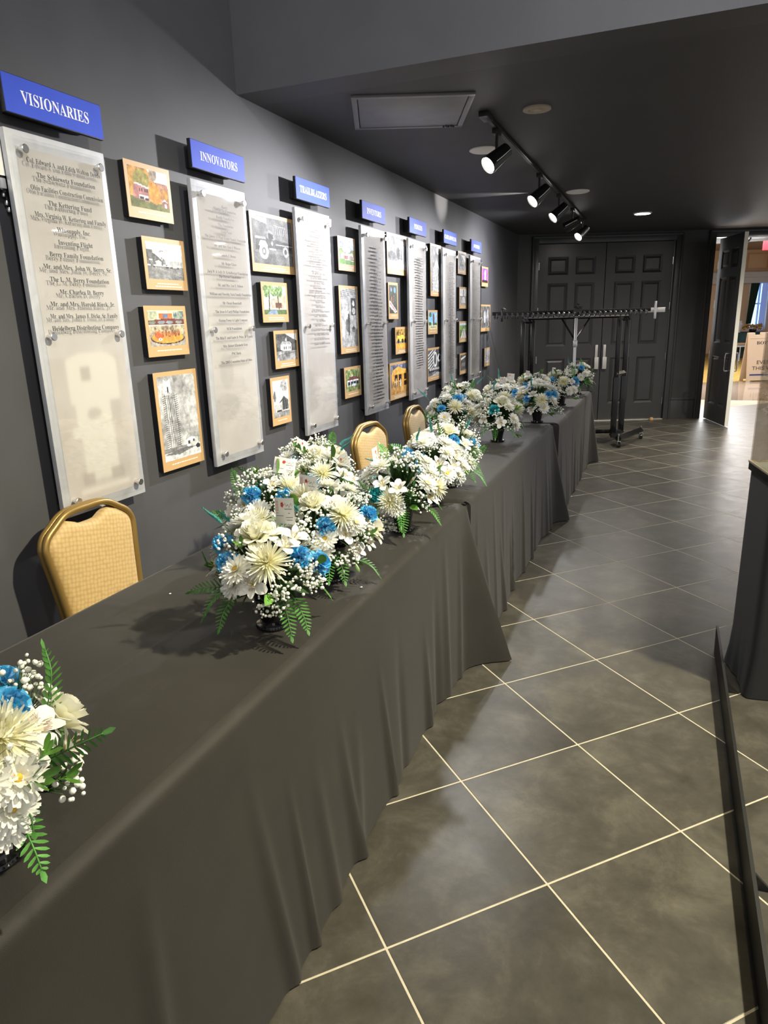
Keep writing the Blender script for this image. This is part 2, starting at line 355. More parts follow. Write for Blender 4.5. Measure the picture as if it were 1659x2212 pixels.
# access hatch, turned like the back wall
ht = thing('ceiling_hatch', 'grey rectangular access hatch with a thin frame in the low ceiling', 'hatch', (0.665, 3.90, 2.62), math.radians(22.3))
HP = mat('grey_hatch_paint', (0.20, 0.20, 0.215), 0.4, noise=0.1, nscale=8)
mb = MB(); a, b, w = 0.31, 0.30, 0.028
for q in (((-a, -b), (a, -b+w)), ((-a, b-w), (a, b)), ((-a, -b+w), (-a+w, b-w)), ((a-w, -b+w), (a, b-w))): mb.box((*q[0], -0.012), (*q[1], 0))
mb.build('hatch_frame', HP, ht, bevel=0.002)
mb = MB(); mb.box((-a+w+0.005, -b+w+0.005, -0.009), (a-w-0.005, b-w-0.005, 0)); mb.build('hatch_panel', HP, ht, bevel=0.002)
mb = MB()
for k in range(5): mb.cyl((0.20+0.014*k, b-w+0.004*(-1)**k, -0.010), (0.205+0.014*k, b-w-0.012*(k % 2), -0.015), 0.006, n=6)
mb.build('chipped_paint', BLACK, ht)
# track and five spotlights
tr = thing('track_rail', 'long black ceiling track carrying the spotlights', 'light track', (1.02, 4.20, 2.62))
mb = MB(); mb.box((-0.018, 0, -0.022), (0.018, 4.75, 0)); mb.build('rail', BLACK, tr, bevel=0.003)
mb = MB(); mb.box((-0.026, -0.13, -0.03), (0.026, 0.0, 0)); mb.build('feed_box', BLACK, tr, bevel=0.004)
mb = MB(); mb.box((-0.008, 0.02, -0.0235), (0.008, 4.7, -0.0215)); tag(mb.build('conductor_slot', mat('grey_slot', (0.10, 0.10, 0.10), 0.4), tr), 'grey slot in the track')
heads = [(4.40, (0.0, 3.2, 1.35), 'nearest spotlight on the ceiling track, lit lens toward the wall', 1.25),
         (5.86, (0.0, 4.9, 1.35), 'second spotlight along the ceiling track', 1.0),
         (6.90, (0.0, 6.1, 1.4), 'third spotlight along the ceiling track, in the middle', 0.95),
         (7.85, (-0.9, 8.3, 1.6), 'fourth spotlight along the track, seen turned sideways', 0.55),
         (8.75, (0.05, 7.6, 1.3), 'farthest spotlight at the end of the ceiling track', 0.6)]
LENS = mat('spot_lens', (1, 1, 1), 0.5, emit='#fff9f0', estr=30)
for y, tg, lb, e in heads:
    t = thing('track_spotlight', lb, 'spotlight', (1.02, y, 2.598), group='spotlights on the ceiling track')
    mb = MB(); mb.box((-0.018, -0.045, -0.03), (0.018, 0.045, 0.0)); mb.build('adapter', BLACK, t, bevel=0.003)
    mb = MB(); mb.cyl((0, 0, -0.03), (0, 0, -0.13), 0.008, n=10); mb.build('stem', BLACK, t)
    d = (Vector(tg)-Vector((1.02, y, 2.44))).normalized(); c = Vector((0, 0, -0.155)); q = d.to_track_quat('Z', 'Y').to_matrix().to_4x4()
    mb = MB(); mb.M = Matrix.Translation(c) @ q
    mb.lathe([(0.028, -0.095), (0.040, -0.090), (0.052, 0.055), (0.056, 0.075), (0.050, 0.075), (0.044, 0.055)], 24, cap=False); mb.lathe([(0.0001, -0.096), (0.028, -0.095)], 24, cap=False)
    mb.build('housing', BLACK, t, ang=50)
    mb = MB(); mb.M = Matrix.Translation(c) @ q; mb.lathe([(0.044, 0.066), (0.02, 0.072), (0.0001, 0.074)], 20, cap=False); mb.build('lens', LENS, t)
    mb = MB(); mb.M = Matrix.Translation(c) @ q; mb.tube([(0.058, 0, 0.05), (0.062, 0, 0.0), (0.05, 0, -0.08)], 0.003, 6); mb.build('clip_wire', CHROME, t)
    lp = c+d*0.09
    lamp('spot_lamp', 'SPOT', lp, TRACK_E*e, (0.975, 0.97, 1.0), None, t, spot_size=math.radians(104), spot_blend=0.85, shadow_soft_size=0.03).rotation_euler = d.to_track_quat('-Z', 'Y').to_euler()
    if abs(y-6.90) < .01:   # light leaking from a vent slot of this head grazes the ceiling
        lamp('vent_leak', 'SPOT', (-0.09, -0.02, -0.03), 110, (1, 0.95, 0.88), (-1.0, -0.30, 0.0), t, spot_size=math.radians(26), spot_blend=0.9, shadow_soft_size=0.01)

# ------------------------------------------------------------------ signs, donor panels
BLUE = mat('blue_sign_face', (0.050, 0.095, 0.58), 0.55, spec=0.2, noise=0.05, nscale=10)
LETTER = mat('white_lettering', (0.85, 0.85, 0.85), 0.5)
EDGE = mat('black_board_edge', (0.010, 0.010, 0.012), 0.5)
def onwall(x): return lambda u, v: (x, u, v)
WORDS = ['VISIONARIES', 'INNOVATORS', 'TRAILBLAZERS', 'INVENTORS', 'PIONEERS', 'CARILLONNEURS', 'ADVENTURERS']
YC = [1.987, 2.922, 3.850, 4.757, 5.690, 6.610, 7.570]
for k, (wd, yc) in enumerate(zip(WORDS, YC)):
    sy = yc+0.012
    t = thing('category_sign', 'blue wall sign reading %s in white serif capitals' % wd, 'sign', (0, sy, 2.262), group='blue category signs along the wall')
    mb = MB(); mb.box((0.0, -0.155, -0.045), (0.058, 0.155, 0.042)); mb.build('mounting_box', EDGE, t, bevel=0.002)
    mb = MB(); mb.box((0.058, -0.209, -0.0575), (0.074, 0.209, 0.0575)); mb.build('sign_board', EDGE, t, bevel=0.0015)
    mb = MB(); mb.box((0.074, -0.2065, -0.055), (0.0755, 0.2065, 0.055)); mb.build('sign_face', BLUE, t, smooth=False)
    mb = MB(); tot = {0: .285, 1: .288, 2: .33, 3: .255, 4: .20, 5: .375, 6: .25}[k]
    add_text(mb, wd, 0.052 if k < 5 else 0.05, lambda u, v: (0.0762, u, v-0.018), tot); mb.build('lettering', LETTER, t, smooth=False)

SILVER = mat('frosted_silver_sheet', (0.52, 0.53, 0.56), 0.4, 0.2, noise=0.10, nscale=9, distort=1.5)
CLEAR = clear_mat('clear_acrylic')
PRINTM = mat('panel_print', (0.6, 0.58, 0.55), 0.6, spec=0.2, attr='print')
INK = mat('black_ink', (0.012, 0.012, 0.012), 0.6)
INKF = mat('fine_grey_ink', (0.10, 0.10, 0.10), 0.6)

# little raster painter for the printed pictures (flat print only)
def vnoise(h, w, f, seed, octv=4):
    r = np.random.default_rng(seed); out = np.zeros((h, w)); amp = 1; tot = 0
    for o in range(octv):
        gx = max(2, int(f*2**o)); gy = max(2, int(f*2**o*h/w)+1); G = r.random((gy+1, gx+1))
        ys = np.linspace(0, gy-1e-6, h); xs = np.linspace(0, gx-1e-6, w); yi = ys.astype(int); xi = xs.astype(int); fy = (ys-yi)[:, None]; fx = (xs-xi)[None]
        a = G[yi][:, xi]; b_ = G[yi][:, xi+1]; c = G[yi+1][:, xi]; d = G[yi+1][:, xi+1]
        out += amp*((a*(1-fx)+b_*fx)*(1-fy)+(c*(1-fx)+d*fx)*fy); tot += amp; amp *= .55
    return out/tot
class Img:
    def __init__(s, w, h, col, seed=1):
        s.w, s.h = w, h; s.a = np.ones((h, w, 3))*np.array(col)/255.; s.seed = seed
        s.X, s.Y = np.meshgrid((np.arange(w)+.5)/w, (np.arange(h)+.5)/h)
    def put(s, m, col, mix=1.0):
        m = m.astype(float)[..., None]*mix; s.a = s.a*(1-m)+m*np.array(col)/255.; return s
    def rect(s, x0, y0, x1, y1, col, mix=1): return s.put((s.X > x0)&(s.X < x1)&(s.Y > y0)&(s.Y < y1), col, mix)
    def disc(s, x, y, rx, ry, col, mix=1): return s.put(((s.X-x)/rx)**2+((s.Y-y)/ry)**2 < 1, col, mix)
    def poly(s, P, col, mix=1):
        ins = np.zeros(s.X.shape, bool); n = len(P)
        for i in range(n):
            (xa, ya), (xb, yb) = P[i], P[i-1]
            c = ((ya > s.Y) != (yb > s.Y)) & (s.X < (xb-xa)*(s.Y-ya)/(yb-ya+1e-12)+xa); ins ^= c
        return s.put(ins, col, mix)
    def line(s, x0, y0, x1, y1, w, col, mix=1):
        dx, dy = x1-x0, y1-y0; L2 = dx*dx+dy*dy+1e-9; t = np.clip(((s.X-x0)*dx+(s.Y-y0)*dy)/L2, 0, 1)
        return s.put(np.hypot(s.X-x0-t*dx, s.Y-y0-t*dy) < w/2, col, mix)
    def nz(s, x0, y0, x1, y1, f, cols, thr=None):
        s.seed += 1; n = vnoise(s.h, s.w, f, s.seed); n = (n-n.min())/(n.max()-n.min())
        m = (s.X > x0)&(s.X < x1)&(s.Y > y0)&(s.Y < y1); c = np.array(cols)/255.
        idx = n*(len(c)-1); i0 = np.clip(idx.astype(int), 0, len(c)-2); fr = (idx-i0)[..., None]; img = c[i0]*(1-fr)+c[i0+1]*fr
        if thr is not None: m = m&(n > thr)
        s.a = np.where(m[..., None], img, s.a); return s
    def blob(s, x, y, rx, ry, cols, f=14):
        s.seed += 1; n = vnoise(s.h, s.w, f, s.seed); n = (n-n.min())/(n.max()-n.min())
        m = ((s.X-x)/rx)**2+((s.Y-y)/ry)**2 < 0.6+0.8*n; c = np.array(cols)/255.
        idx = vnoise(s.h, s.w, f*1.4, s.seed+99); idx = (idx-idx.min())/(idx.max()-idx.min())*(len(c)-1); i0 = np.clip(idx.astype(int), 0, len(c)-2); fr = (idx-i0)[..., None]
        s.a = np.where(m[..., None], c[i0]*(1-fr)+c[i0+1]*fr, s.a); return s
    def grain(s, k): s.seed += 1; s.a = np.clip(s.a+k*(np.random.default_rng(s.seed).random((s.h, s.w, 1))-.5), 0, 1); return s
def print_mesh(name, img, x, y0, y1, z0, z1, material):
    """a grid with one face per printed dot, coloured by attribute"""
    h, w = img.h, img.w
    ys = np.linspace(y0, y1, w+1); zs = np.linspace(z0, z1, h+1)
    V = np.stack([np.full((h+1, w+1), x), np.broadcast_to(ys[None], (h+1, w+1)), np.broadcast_to(zs[:, None], (h+1, w+1))], -1).reshape(-1, 3)
    I = np.arange(h)[:, None]*(w+1)+np.arange(w)[None]; F = np.stack([I, I+1, I+w+2, I+w+1], -1).reshape(-1, 4)
    me = bpy.data.meshes.new(name); me.from_pydata(V.tolist(), [], F.tolist()); me.materials.append(material)
    a = np.clip(img.a, 0, 1); a = np.where(a <= 0.04045, a/12.92, ((a+0.055)/1.055)**2.4).reshape(-1, 3)
    at = me.attributes.new('print', 'FLOAT_COLOR', 'CORNER')
    c4 = np.concatenate([np.repeat(a, 4, 0), np.ones((len(a)*4, 1))], 1).astype(np.float32); at.data.foreach_set('color', c4.ravel()); me.update()
    return me

def ghost(k):
    im = Img(64, 190, (186, 181, 176), 40+k)
    im.nz(0, 0, 1, 1, 3, [(178, 173, 168), (191, 187, 183)])
    if k == 0:   # pale outline of a stepped monument in the lower half
        L1, D1 = (202, 197, 189), (166, 158, 152)
        im.nz(0, 0, 1, 0.44, 4, [(176, 169, 163), (189, 183, 177)])
        im.rect(.18, .30, .86, .42, L1).disc(.52, .42, .34, .035, L1).rect(.24, .20, .70, .30, L1).rect(.16, .20, .74, .23, L1).rect(.26, .06, .72, .20, L1)
        im.rect(.36, .37, .48, .41, D1, .8).disc(.47, .265, .09, .02, D1, .6).rect(.20, .045, .36, .085, D1, .8).rect(.60, .045, .78, .085, D1, .8).rect(.15, .02, .85, .035, L1).rect(.70, .2, .84, .3, D1, .35)
    else:
        for i in range(5):
            x, y = rng.random(), 0.05+0.33*rng.random(); im.disc(x, y, .15+.25*rng.random(), .03+.05*rng.random(), (164, 159, 155) if i % 2 else (198, 194, 190), .5)
    for _ in range(3): a = np.pad(im.a, ((1, 1), (1, 1), (0, 0)), 'edge'); im.a = (a[:-2, 1:-1]+a[2:, 1:-1]+a[1:-1, :-2]+a[1:-1, 2:]+2*a[1:-1, 1:-1])/6
    return im
NAMES1 = ['Col. Edward A. and Edith Walton Deeds', 'The Schiewetz Foundation', 'Ohio Facilities Construction Commission', 'The Kettering Fund', 'Mrs. Virginia W. Kettering and Family', 'Winsupply, Inc.', 'Inventing Flight', 'Berry Family Foundation', 'Mr. and Mrs. John W. Berry, Sr.', 'The L. M. Berry Foundation', 'Mr. Charles D. Berry', 'Mr. and Mrs. Harold Rieck, Jr.', 'Mr. and Mrs. James F. Dicke, Sr. Family', 'Heidelberg Distributing Company']
NAMES2 = [('Harry', 2.060), ('Fund of The Foundation', 2.044), ('Family Foundation', 2.012), ('The Foundation', 1.980), ('Craig Fund', 1.952), ('The James & Mary Kuntz Family Foundation', 1.925), ('Mr. and Mrs. Lou S. Winsor', 1.888), ('Pamela J. Bruns', 1.848), ('Mr. Roger Glass', 1.812), ('Jack W. & Sally D. Eichelberger Foundation of', 1.773), ('The Dayton Foundation', 1.754), ('Mr. and Mrs. Lee E. Schear', 1.715), ('William and Dorothy Yeck Family Foundation', 1.675), ('Mr. Oscar Boonshoft', 1.635), ('The Jesse & Caryl Philips Foundation', 1.596), ('Dayton Power & Light Company', 1.556), ('NCR Foundation', 1.517), ('The Rita F. and Gayle B. Price, Jr. Family', 1.476), ('Mrs. Robert Elizabeth Gray', 1.438), ('PNC Bank', 1.40-.0), ('The 2003 Committee/State of Ohio', 1.362)]
NAMES3 = ['Foundation', 'Levin Family Foundation', 'Mr. and Mrs. John R. Moore, Jr.', 'Kettering Health Network', 'Mr. Jerome C. Smith', 'The Dayton Foundation', 'Mr. and Mrs. Kenneth Durand', 'The Mead Corporation Foundation', 'City of Dayton', 'Mr. and Mrs. Jerry Tatar', 'Mr. and Mrs. Richard Gunneman', 'Mr. Burton S. Whan', 'Dayton Plumbing Supply', 'Generous Appenzeller Automotive Systems', 'Mrs. Lois B. Layer Gross', 'The Iams Company', 'Kelley Foundation', 'The Thomas B. Northam Foundation', 'Leslie C. Thiele Foundation', 'Mrs. Mary Rhodes', 'Mary Miller Lawrence Jr.', 'The Harold Daner Centennial Foundation', 'Mrs. Frances Huffman Berger', 'The Levin and Jane Foundation', 'Charlotte Associated Foundation']
def bars(mb, y, z, w, h, r):
    x = y-w/2
    while x < y+w/2-0.004:
        q = min(r.uniform(0.010, 0.034), y+w/2-x)
        mb.add([(0.0895, x, z-h/2), (0.0895, x+q, z-h/2), (0.0895, x+q, z+h/2), (0.0895, x, z+h/2)], [(0, 1, 2, 3)]); x += q+r.uniform(0.003, 0.006)
DESC = ['with fourteen large names over a pale monument, below VISIONARIES', 'with widely spaced small names, below INNOVATORS', 'with many small rows of names, below TRAILBLAZERS', 'covered by a column of tiny lines, below INVENTORS', 'with tiny lines ending above its foot, below PIONEERS',
        'with the densest tiny lines, below CARILLONNEURS', 'with faint fine print only, farthest along the wall']
for k, yc in enumerate(YC):
    t = thing('donor_panel', 'silver and acrylic wall panel %s' % DESC[k], 'wall panel', (0, yc, 1.52), group='donor panels along the wall')
    mb = MB(); mb.box((0.0, -0.175, -0.60), (0.05, 0.175, 0.60)); mb.build('mounting_frame', EDGE, t)
    mb = MB(); mb.box((0.05, -0.2125, -0.64), (0.07, 0.2125, 0.64)); mb.build('silver_backing', SILVER, t, bevel=0.002)
    me = print_mesh('backing_print', ghost(k), 0.0705, -0.178, 0.190, -0.60, 0.592, PRINTM); put('backing_print', me, t)
    mb = MB(); mb.box((0.083, -0.196, -0.617), (0.089, 0.196, 0.617)); mb.build('clear_sheet', CLEAR, t, smooth=False)
    for sy in (-0.163, 0.163):
        for sz in (-0.583, 0.0, 0.583):
            mb = MB(); mb.lathe([(0.0001, -0.021), (0.0095, -0.021), (0.0095, -0.003), (0.0135, -0.003), (0.0135, 0.007), (0.012, 0.0085), (0.0001, 0.0085)], 18, cap=False)
            mb.M = Matrix.Identity(4); mb.v = [(0.0905+z, sy+x, sz+y) for x, y, z in mb.v]
            mb.build('standoff', CHROME, t, ang=40)
    rr = random.Random(50+k); lines = []
    if k == 0: lines = [(q, 2.066-0.0405*i, 0.0225, 0.318) for i, q in enumerate(NAMES1)]
    elif k == 1: lines = [(q, z, 0.0175, 0.36) for q, z in NAMES2]
    elif k == 2: lines = [(q, 2.052-0.0268*i, 0.0150, 0.37) for i, q in enumerate(NAMES3)]
    for q, z, sz, wmax in lines:
        mb = MB(); add_text(mb, q, sz, lambda u, v, z=z-1.52: (0.0895, u, v+z))
        hw = max(abs(v[1]) for v in mb.v)
        if hw > wmax/2: mb.v = [(a_, b_*wmax/2/hw, c_) for a_, b_, c_ in mb.v]
        mb.build('printed_name', INK, t, smooth=False)
    if k > 2:
        mb = MB(); n, z0, z1, hh = ((46, .515, -.54, .0095), (44, .50, -.36, .0085), (74, .52, -.50, .0065), (80, .50, -.52, .004))[k-3]
        for i in range(n): bars(mb, rr.uniform(-.006, .006), z0+(z1-z0)*i/(n-1), rr.choice((.10, .13, .15, .17, .12)) if k < 6 else .22, hh, rr)
        tag(mb.build('printed_names', INKF if k == 6 else INK, t, smooth=False), kind='stuff')

# ------------------------------------------------------------------ wall photographs
TAN = mat('tan_print_border', (0.56, 0.35, 0.16), 0.45)
PHOTOM = mat('photo_print', (0.5, 0.5, 0.5), 0.55, spec=0.25, attr='print')
CAPT = mat('cream_caption_ink', (0.85, 0.78, 0.62), 0.5)
G = lambda v: (v, v, v)
def bw_trees(im, y0, y1, seed=0, n=26, c=70):
    r = random.Random(seed)
    for i in range(n):
        x = r.random(); im.line(x, y0, x+r.uniform(-.03, .03), y1*r.uniform(.75, 1), .012, G(c+r.randint(-20, 30)), .7)
def p_autumn(i):
    i.nz(0, 0, 1, 1, 9, [(150, 90, 60), (200, 150, 90), (190, 140, 60), (120, 110, 70)]); i.poly([(.48, 1), (1, 1), (1, .62), (.72, .62)], (232, 238, 244)); i.blob(.30, .72, .2, .25, [(120, 120, 60), (180, 160, 90)]); i.blob(.62, .9, .1, .16, [(140, 125, 110), (175, 160, 140)]); i.nz(.6, .25, 1, .72, 12, [(130, 80, 80), (170, 120, 100), (200, 160, 120)], .35); i.blob(.9, .45, .08, .14, [(215, 150, 50), (180, 120, 50)])
    i.poly([(0, 0), (1, 0), (1, .1), (.5, .2), (0, .27)], (104, 110, 58)).nz(0, 0, 1, .18, 8, [(80, 90, 45), (130, 125, 70)])
    i.poly([(.08, .24), (.48, .17), (.48, .52), (.15, .60), (.08, .5)], (176, 120, 116)).poly([(.15, .62), (.5, .54), (.48, .5), (.12, .58)], (238, 236, 230)).rect(.22, .22, .46, .32, (232, 230, 228)); [i.rect(x, .40, x+.035, .49, (60, 50, 60)) for x in (.23, .28, .37, .42)]; i.rect(.24, .22, .34, .29, (50, 48, 52)).rect(.37, .2, .46, .27, (50, 48, 52))
    i.blob(.64, .42, .16, .27, [(235, 120, 40), (225, 140, 50), (250, 165, 80)], 18); i.poly([(.8, .12), (.97, .1), (.97, .24), (.88, .32), (.8, .26)], (150, 100, 100)).poly([(.79, .24), (.88, .33), (.98, .23), (.88, .27)], (235, 235, 235)).rect(.87, .11, .92, .2, (235, 235, 235))
def p_hill(i):
    i.nz(0, 0, 1, 1, 10, [G(205), G(232)]); i.poly([(0, .40), (0, .80), (.25, .66), (.45, .48), (.55, .38)], G(95)).nz(0, .38, .5, .8, 10, [G(70), G(115)], .55); i.poly([(0, .82), (.3, .64), (.6, .36), (.66, .36), (1, .4), (1, 1), (0, 1)], G(222), .0); bw_trees(i, .34, .62, 3, 16, 150); i.rect(.62, .34, 1, .52, G(150), .5)
    i.rect(0, 0, 1, .36, G(122)).nz(0, 0, 1, .33, 5, [G(105), G(150)]); i.poly([(.1, .33), (.95, .08), (1, .12), (.2, .35)], G(165), .6); i.rect(.22, .36, .38, .46, G(190)).poly([(.2, .46), (.3, .53), (.4, .46)], G(225)); i.rect(.42, .37, .5, .42, G(215)).rect(.08, .36, .16, .5, G(120)).disc(.1, .52, .05, .03, G(215)); i.rect(.7, .34, .9, .41, G(205)); [i.rect(x, .32, x+.06, .35, G(60)) for x in (.14, .5, .62, .82)]; i.grain(.08)
def p_carousel(i):
    i.rect(0, .58, 1, 1, (226, 222, 178)); i.nz(0, .75, .25, .98, 12, [(70, 90, 80), (220, 215, 180)]).nz(.7, .75, 1, .98, 12, [(60, 80, 90), (215, 220, 190)]); i.rect(.3, .78, .68, .92, (190, 110, 60)).rect(.42, .79, .54, .9, (90, 120, 160)); i.poly([(0, .6), (1, .6), (1, .74), (.5, .78), (0, .72)], (110, 60, 50)); [i.disc(x, .67, .1, .045, c) for x, c in ((.1, (120, 130, 120)), (.35, (130, 140, 150)), (.58, (140, 150, 160)), (.85, (130, 140, 140)))]; i.rect(0, .575, 1, .6, (240, 240, 230))
    i.nz(0, .3, 1, .575, 12, [(70, 55, 50), (190, 180, 150), (110, 90, 80)]); i.rect(0, 0, 1, .3, (160, 155, 145)); i.disc(.5, .22, .48, .17, (60, 45, 40)).disc(.5, .24, .45, .16, (216, 150, 70)); [i.blob(.18+.09*k, .34+.03*(k % 2), .04, .09, [(90, 40, 30), (210, 150, 100)]) for k in range(8)]; i.poly([(.15, .3), (.22, .42), (.36, .3), (.34, .2), (.2, .2)], (200, 90, 50)).disc(.28, .2, .05, .04, (240, 235, 225)).disc(.28, .2, .025, .02, (40, 40, 40))
def p_tower(i):
    i.nz(0, 0, 1, 1, 3, [G(140), G(178), G(205)]); i.poly([(.10, .14), (.30, .14), (.30, .80), (.14, .82)], G(185)).poly([(.3, .14), (.46, .14), (.40, .80), (.28, .80)], G(170)); r = random.Random(4)
    for k in range(26):
        z = .14+.025*k
        i.line(.10, z, .17, z+.012, .008, G(90)).line(.40, z, .48, z+.01, .008, G(100)); i.line(.12, z, .46, z, .004, G(120), .6)
    for x in (.16, .22, .27, .31, .35, .41): i.line(x+.04, .14, x, .79, .012, G(80), .9)
    i.poly([(.17, .78), (.16, .97), (.23, .93), (.33, .97), (.34, .80)], G(242)).rect(.235, .8, .27, .88, G(50)).line(.25, .82, .30, .3, .012, G(60)); i.nz(.1, .74, .45, .86, 12, [G(60), G(200)], .62)
    i.rect(0, 0, 1, .14, G(205)).poly([(0, .08), (.8, .14), (.9, .11), (.4, .05)], G(115)).rect(0, .1, .9, .145, G(95), .7).poly([(0, .0), (1, .03), (1, .0)], G(230)); i.poly([(.62, .12), (.94, .1), (.94, .22), (.72, .24), (.62, .2)], G(215)).poly([(.58, .2), (.68, .29), (.96, .27), (.98, .21), (.74, .23)], G(150)); i.rect(.66, .15, .72, .19, G(60)).rect(.8, .16, .85, .2, G(60)).disc(.93, .1, .06, .03, G(50)); i.grain(.05)
def p_truck(i):
    i.nz(0, .3, 1, 1, 9, [G(85), G(110), G(140)]); i.rect(0, 0, 1, .24, G(110)).nz(0, 0, 1, .22, 7, [G(92), G(128)]); i.poly([(0, 1), (0, .93), (.35, .86), (.35, .98)], G(235)); i.poly([(.05, .28), (.08, .52), (.32, .56), (.34, .68), (.48, .68), (.5, .56), (.95, .5), (.95, .36), (.5, .36)], G(78)).poly([(.05, .52), (.06, .58), (.3, .58), (.32, .52)], G(165)); i.poly([(.33, .56), (.34, .70), (.40, .74), (.5, .71), (.52, .54)], G(140)).poly([(.37, .56), (.38, .67), (.49, .66), (.5, .55)], G(60)); i.poly([(.12, .38), (.18, .5), (.3, .5), (.36, .38)], G(175)); i.rect(.55, .44, 1, .46, G(165)).rect(.38, .32, .55, .35, G(190)); i.disc(.25, .27, .11, .17, G(205)).disc(.25, .27, .055, .085, G(120)).disc(.25, .27, .025, .04, G(215)); i.disc(.80, .31, .07, .12, G(165)).disc(.8, .31, .035, .06, G(90)); [i.line(.55+.05*k, .66, .6+.05*k, .86, .012, G(190), .8) for k in range(5)]; i.line(.53, .86, .82, .84, .012, G(190)); i.poly([(.43, .46), (.46, .51), (.49, .46), (.46, .41)], G(235)); i.grain(.1)
def p_trees(i):
    i.nz(0, 0, 1, 1, 8, [(215, 225, 215), (190, 205, 190)]); i.poly([(.3, .2), (.3, .52), (.75, .62), (.98, .75), (.98, .2)], (196, 172, 148)).rect(.5, .22, .78, .40, (110, 72, 56)).rect(.38, .35, .45, .5, (230, 225, 215)); i.line(.22, .15, .25, .8, .05, (70, 60, 50)).line(.66, .15, .62, .7, .045, (85, 72, 58)); [i.blob(x, y, .13, .12, [(60, 85, 50), (120, 150, 90), (190, 205, 170)]) for x, y in ((.1, .9), (.3, .92), (.55, .85), (.75, .9), (.45, .75), (.12, .72), (.7, .72))]; i.rect(0, 0, 1, .17, (90, 110, 62)).poly([(.1, 0), (.3, .15), (.55, .15), (.6, 0)], (130, 150, 175))
def p_school(i):
    i.nz(0, .3, 1, 1, 10, [G(55), G(105)]); i.poly([(.45, 1), (1, 1), (1, .72), (.7, .86)], G(215)); bw_trees(i, .5, 1, 8, 30, 120); i.poly([(.2, .42), (.2, .58), (.34, .64), (.72, .60), (.72, .36), (.32, .36)], G(215)).poly([(.18, .58), (.3, .72), (.66, .70), (.76, .58), (.34, .62)], G(170)); i.rect(.44, .72, .5, .80, G(225)).poly([(.43, .8), (.47, .86), (.51, .8)], G(190)); [i.rect(x, .42, x+.035, .53, G(80)) for x in (.36, .45, .56, .65)]; i.nz(0, 0, 1, .36, 5, [G(80), G(150), G(210)]); i.line(.1, .2, .9, .3, .02, G(70)); i.grain(.1)
def p_shelter(i):
    i.nz(0, .1, 1, 1, 6, [G(205), G(235)]); bw_trees(i, .2, .75, 12, 14, 170); i.blob(.1, .6, .08, .16, [G(70), G(150)]); i.blob(.72, .84, .22, .16, [G(40), G(190), G(90)], 22); i.rect(0, .1, .6, .34, G(165), .6); i.poly([(.3, .36), (.68, .56), (.92, .44), (.62, .44)], G(70)).poly([(.68, .56), (.94, .44), (.8, .44)], G(105)); i.rect(.56, .18, .95, .43, G(60)); [i.line(x, .18, x, .44, .02, G(150)) for x in (.58, .72, .86)]; i.nz(0, 0, 1, .15, 6, [G(110), G(165)]); i.rect(.2, .15, .5, .2, G(55)); i.grain(.08)
def p_house(i):
    i.nz(0, .5, 1, 1, 4, [(190, 210, 235), (215, 228, 242)]); i.blob(.16, .82, .14, .16, [(90, 90, 90), (200, 210, 215)], 22); i.blob(.1, .5, .16, .14, [(90, 120, 60), (140, 160, 100)]); i.blob(.9, .5, .2, .12, [(100, 130, 70), (150, 165, 110)]); i.poly([(.08, .2), (.08, .36), (.2, .48), (.4, .42), (.5, .6), (.62, .44), (.85, .5), (.95, .3), (.95, .2)], (222, 205, 195)).rect(.28, .22, .55, .36, (180, 110, 100)); [i.rect(x, .22, x+.04, .34, (90, 60, 60)) for x in (.68, .78, .86, .36)]; i.rect(0, 0, 1, .2, (96, 140, 70)).poly([(.3, .2), (.95, .14), (1, .17), (.5, .22)], (225, 215, 200))
def p_workshop(i):
    i.nz(0, 0, 1, 1, 6, [G(150), G(185)]); [i.line(0, .86+.03*k, 1, .93+.03*k, .012, G(110)) for k in range(4)]; i.rect(.62, .55, .92, .84, G(60)).disc(.77, .75, .07, .05, G(215)).disc(.78, .62, .1, .06, G(190)); i.blob(.3, .55, .1, .12, [G(235), G(250)]).blob(.34, .38, .08, .12, [G(90), G(120)]).disc(.36, .68, .06, .035, G(215)); i.blob(.46, .45, .07, .13, [G(50), G(80)]).blob(.45, .3, .06, .10, [G(60), G(90)]).disc(.45, .60, .05, .03, G(200)); i.blob(.12, .3, .09, .16, [G(225), G(170)]).disc(.13, .42, .06, .035, G(225)); i.disc(.74, .30, .12, .05, G(110)).disc(.74, .32, .08, .03, G(70)); i.disc(1.0, .12, .22, .2, G(110)); i.grain(.08)
def p_pavilion(i):
    i.nz(0, 0, 1, 1, 12, [(50, 70, 40), (110, 130, 70), (220, 225, 190)]); i.poly([(.05, .5), (.3, .66), (.75, .66), (.98, .52)], (112, 66, 72)); [i.rect(x, .45, x+.16, .52, (236, 236, 230)) for x in (.08, .3, .52, .74)]; i.rect(.06, .28, .96, .45, (40, 42, 60)); [i.rect(x, .24, x+.03, .45, (225, 225, 230)) for x in (.1, .3, .5, .7, .9)]; i.disc(.55, .28, .15, .06, (215, 220, 235)); i.nz(0, 0, 1, .22, 9, [(70, 90, 50), (190, 190, 130)])
def p_shed(i):
    i.nz(0, .3, 1, 1, 12, [G(95), G(160)]); i.poly([(.45, .82), (.98, .78), (.98, .9), (.5, .93)], G(230)).poly([(.48, .78), (.95, .76), (.95, .25), (.5, .3)], G(225)).poly([(.55, .62), (.75, .68), (.8, .3), (.6, .32)], G(120)); i.blob(.55, .5, .09, .2, [G(50), G(110)]).blob(.2, .4, .2, .14, [G(60), G(130)]); i.nz(0, 0, 1, .28, 6, [G(205), G(245)]); i.rect(.05, .26, .45, .32, G(110)); i.grain(.1)
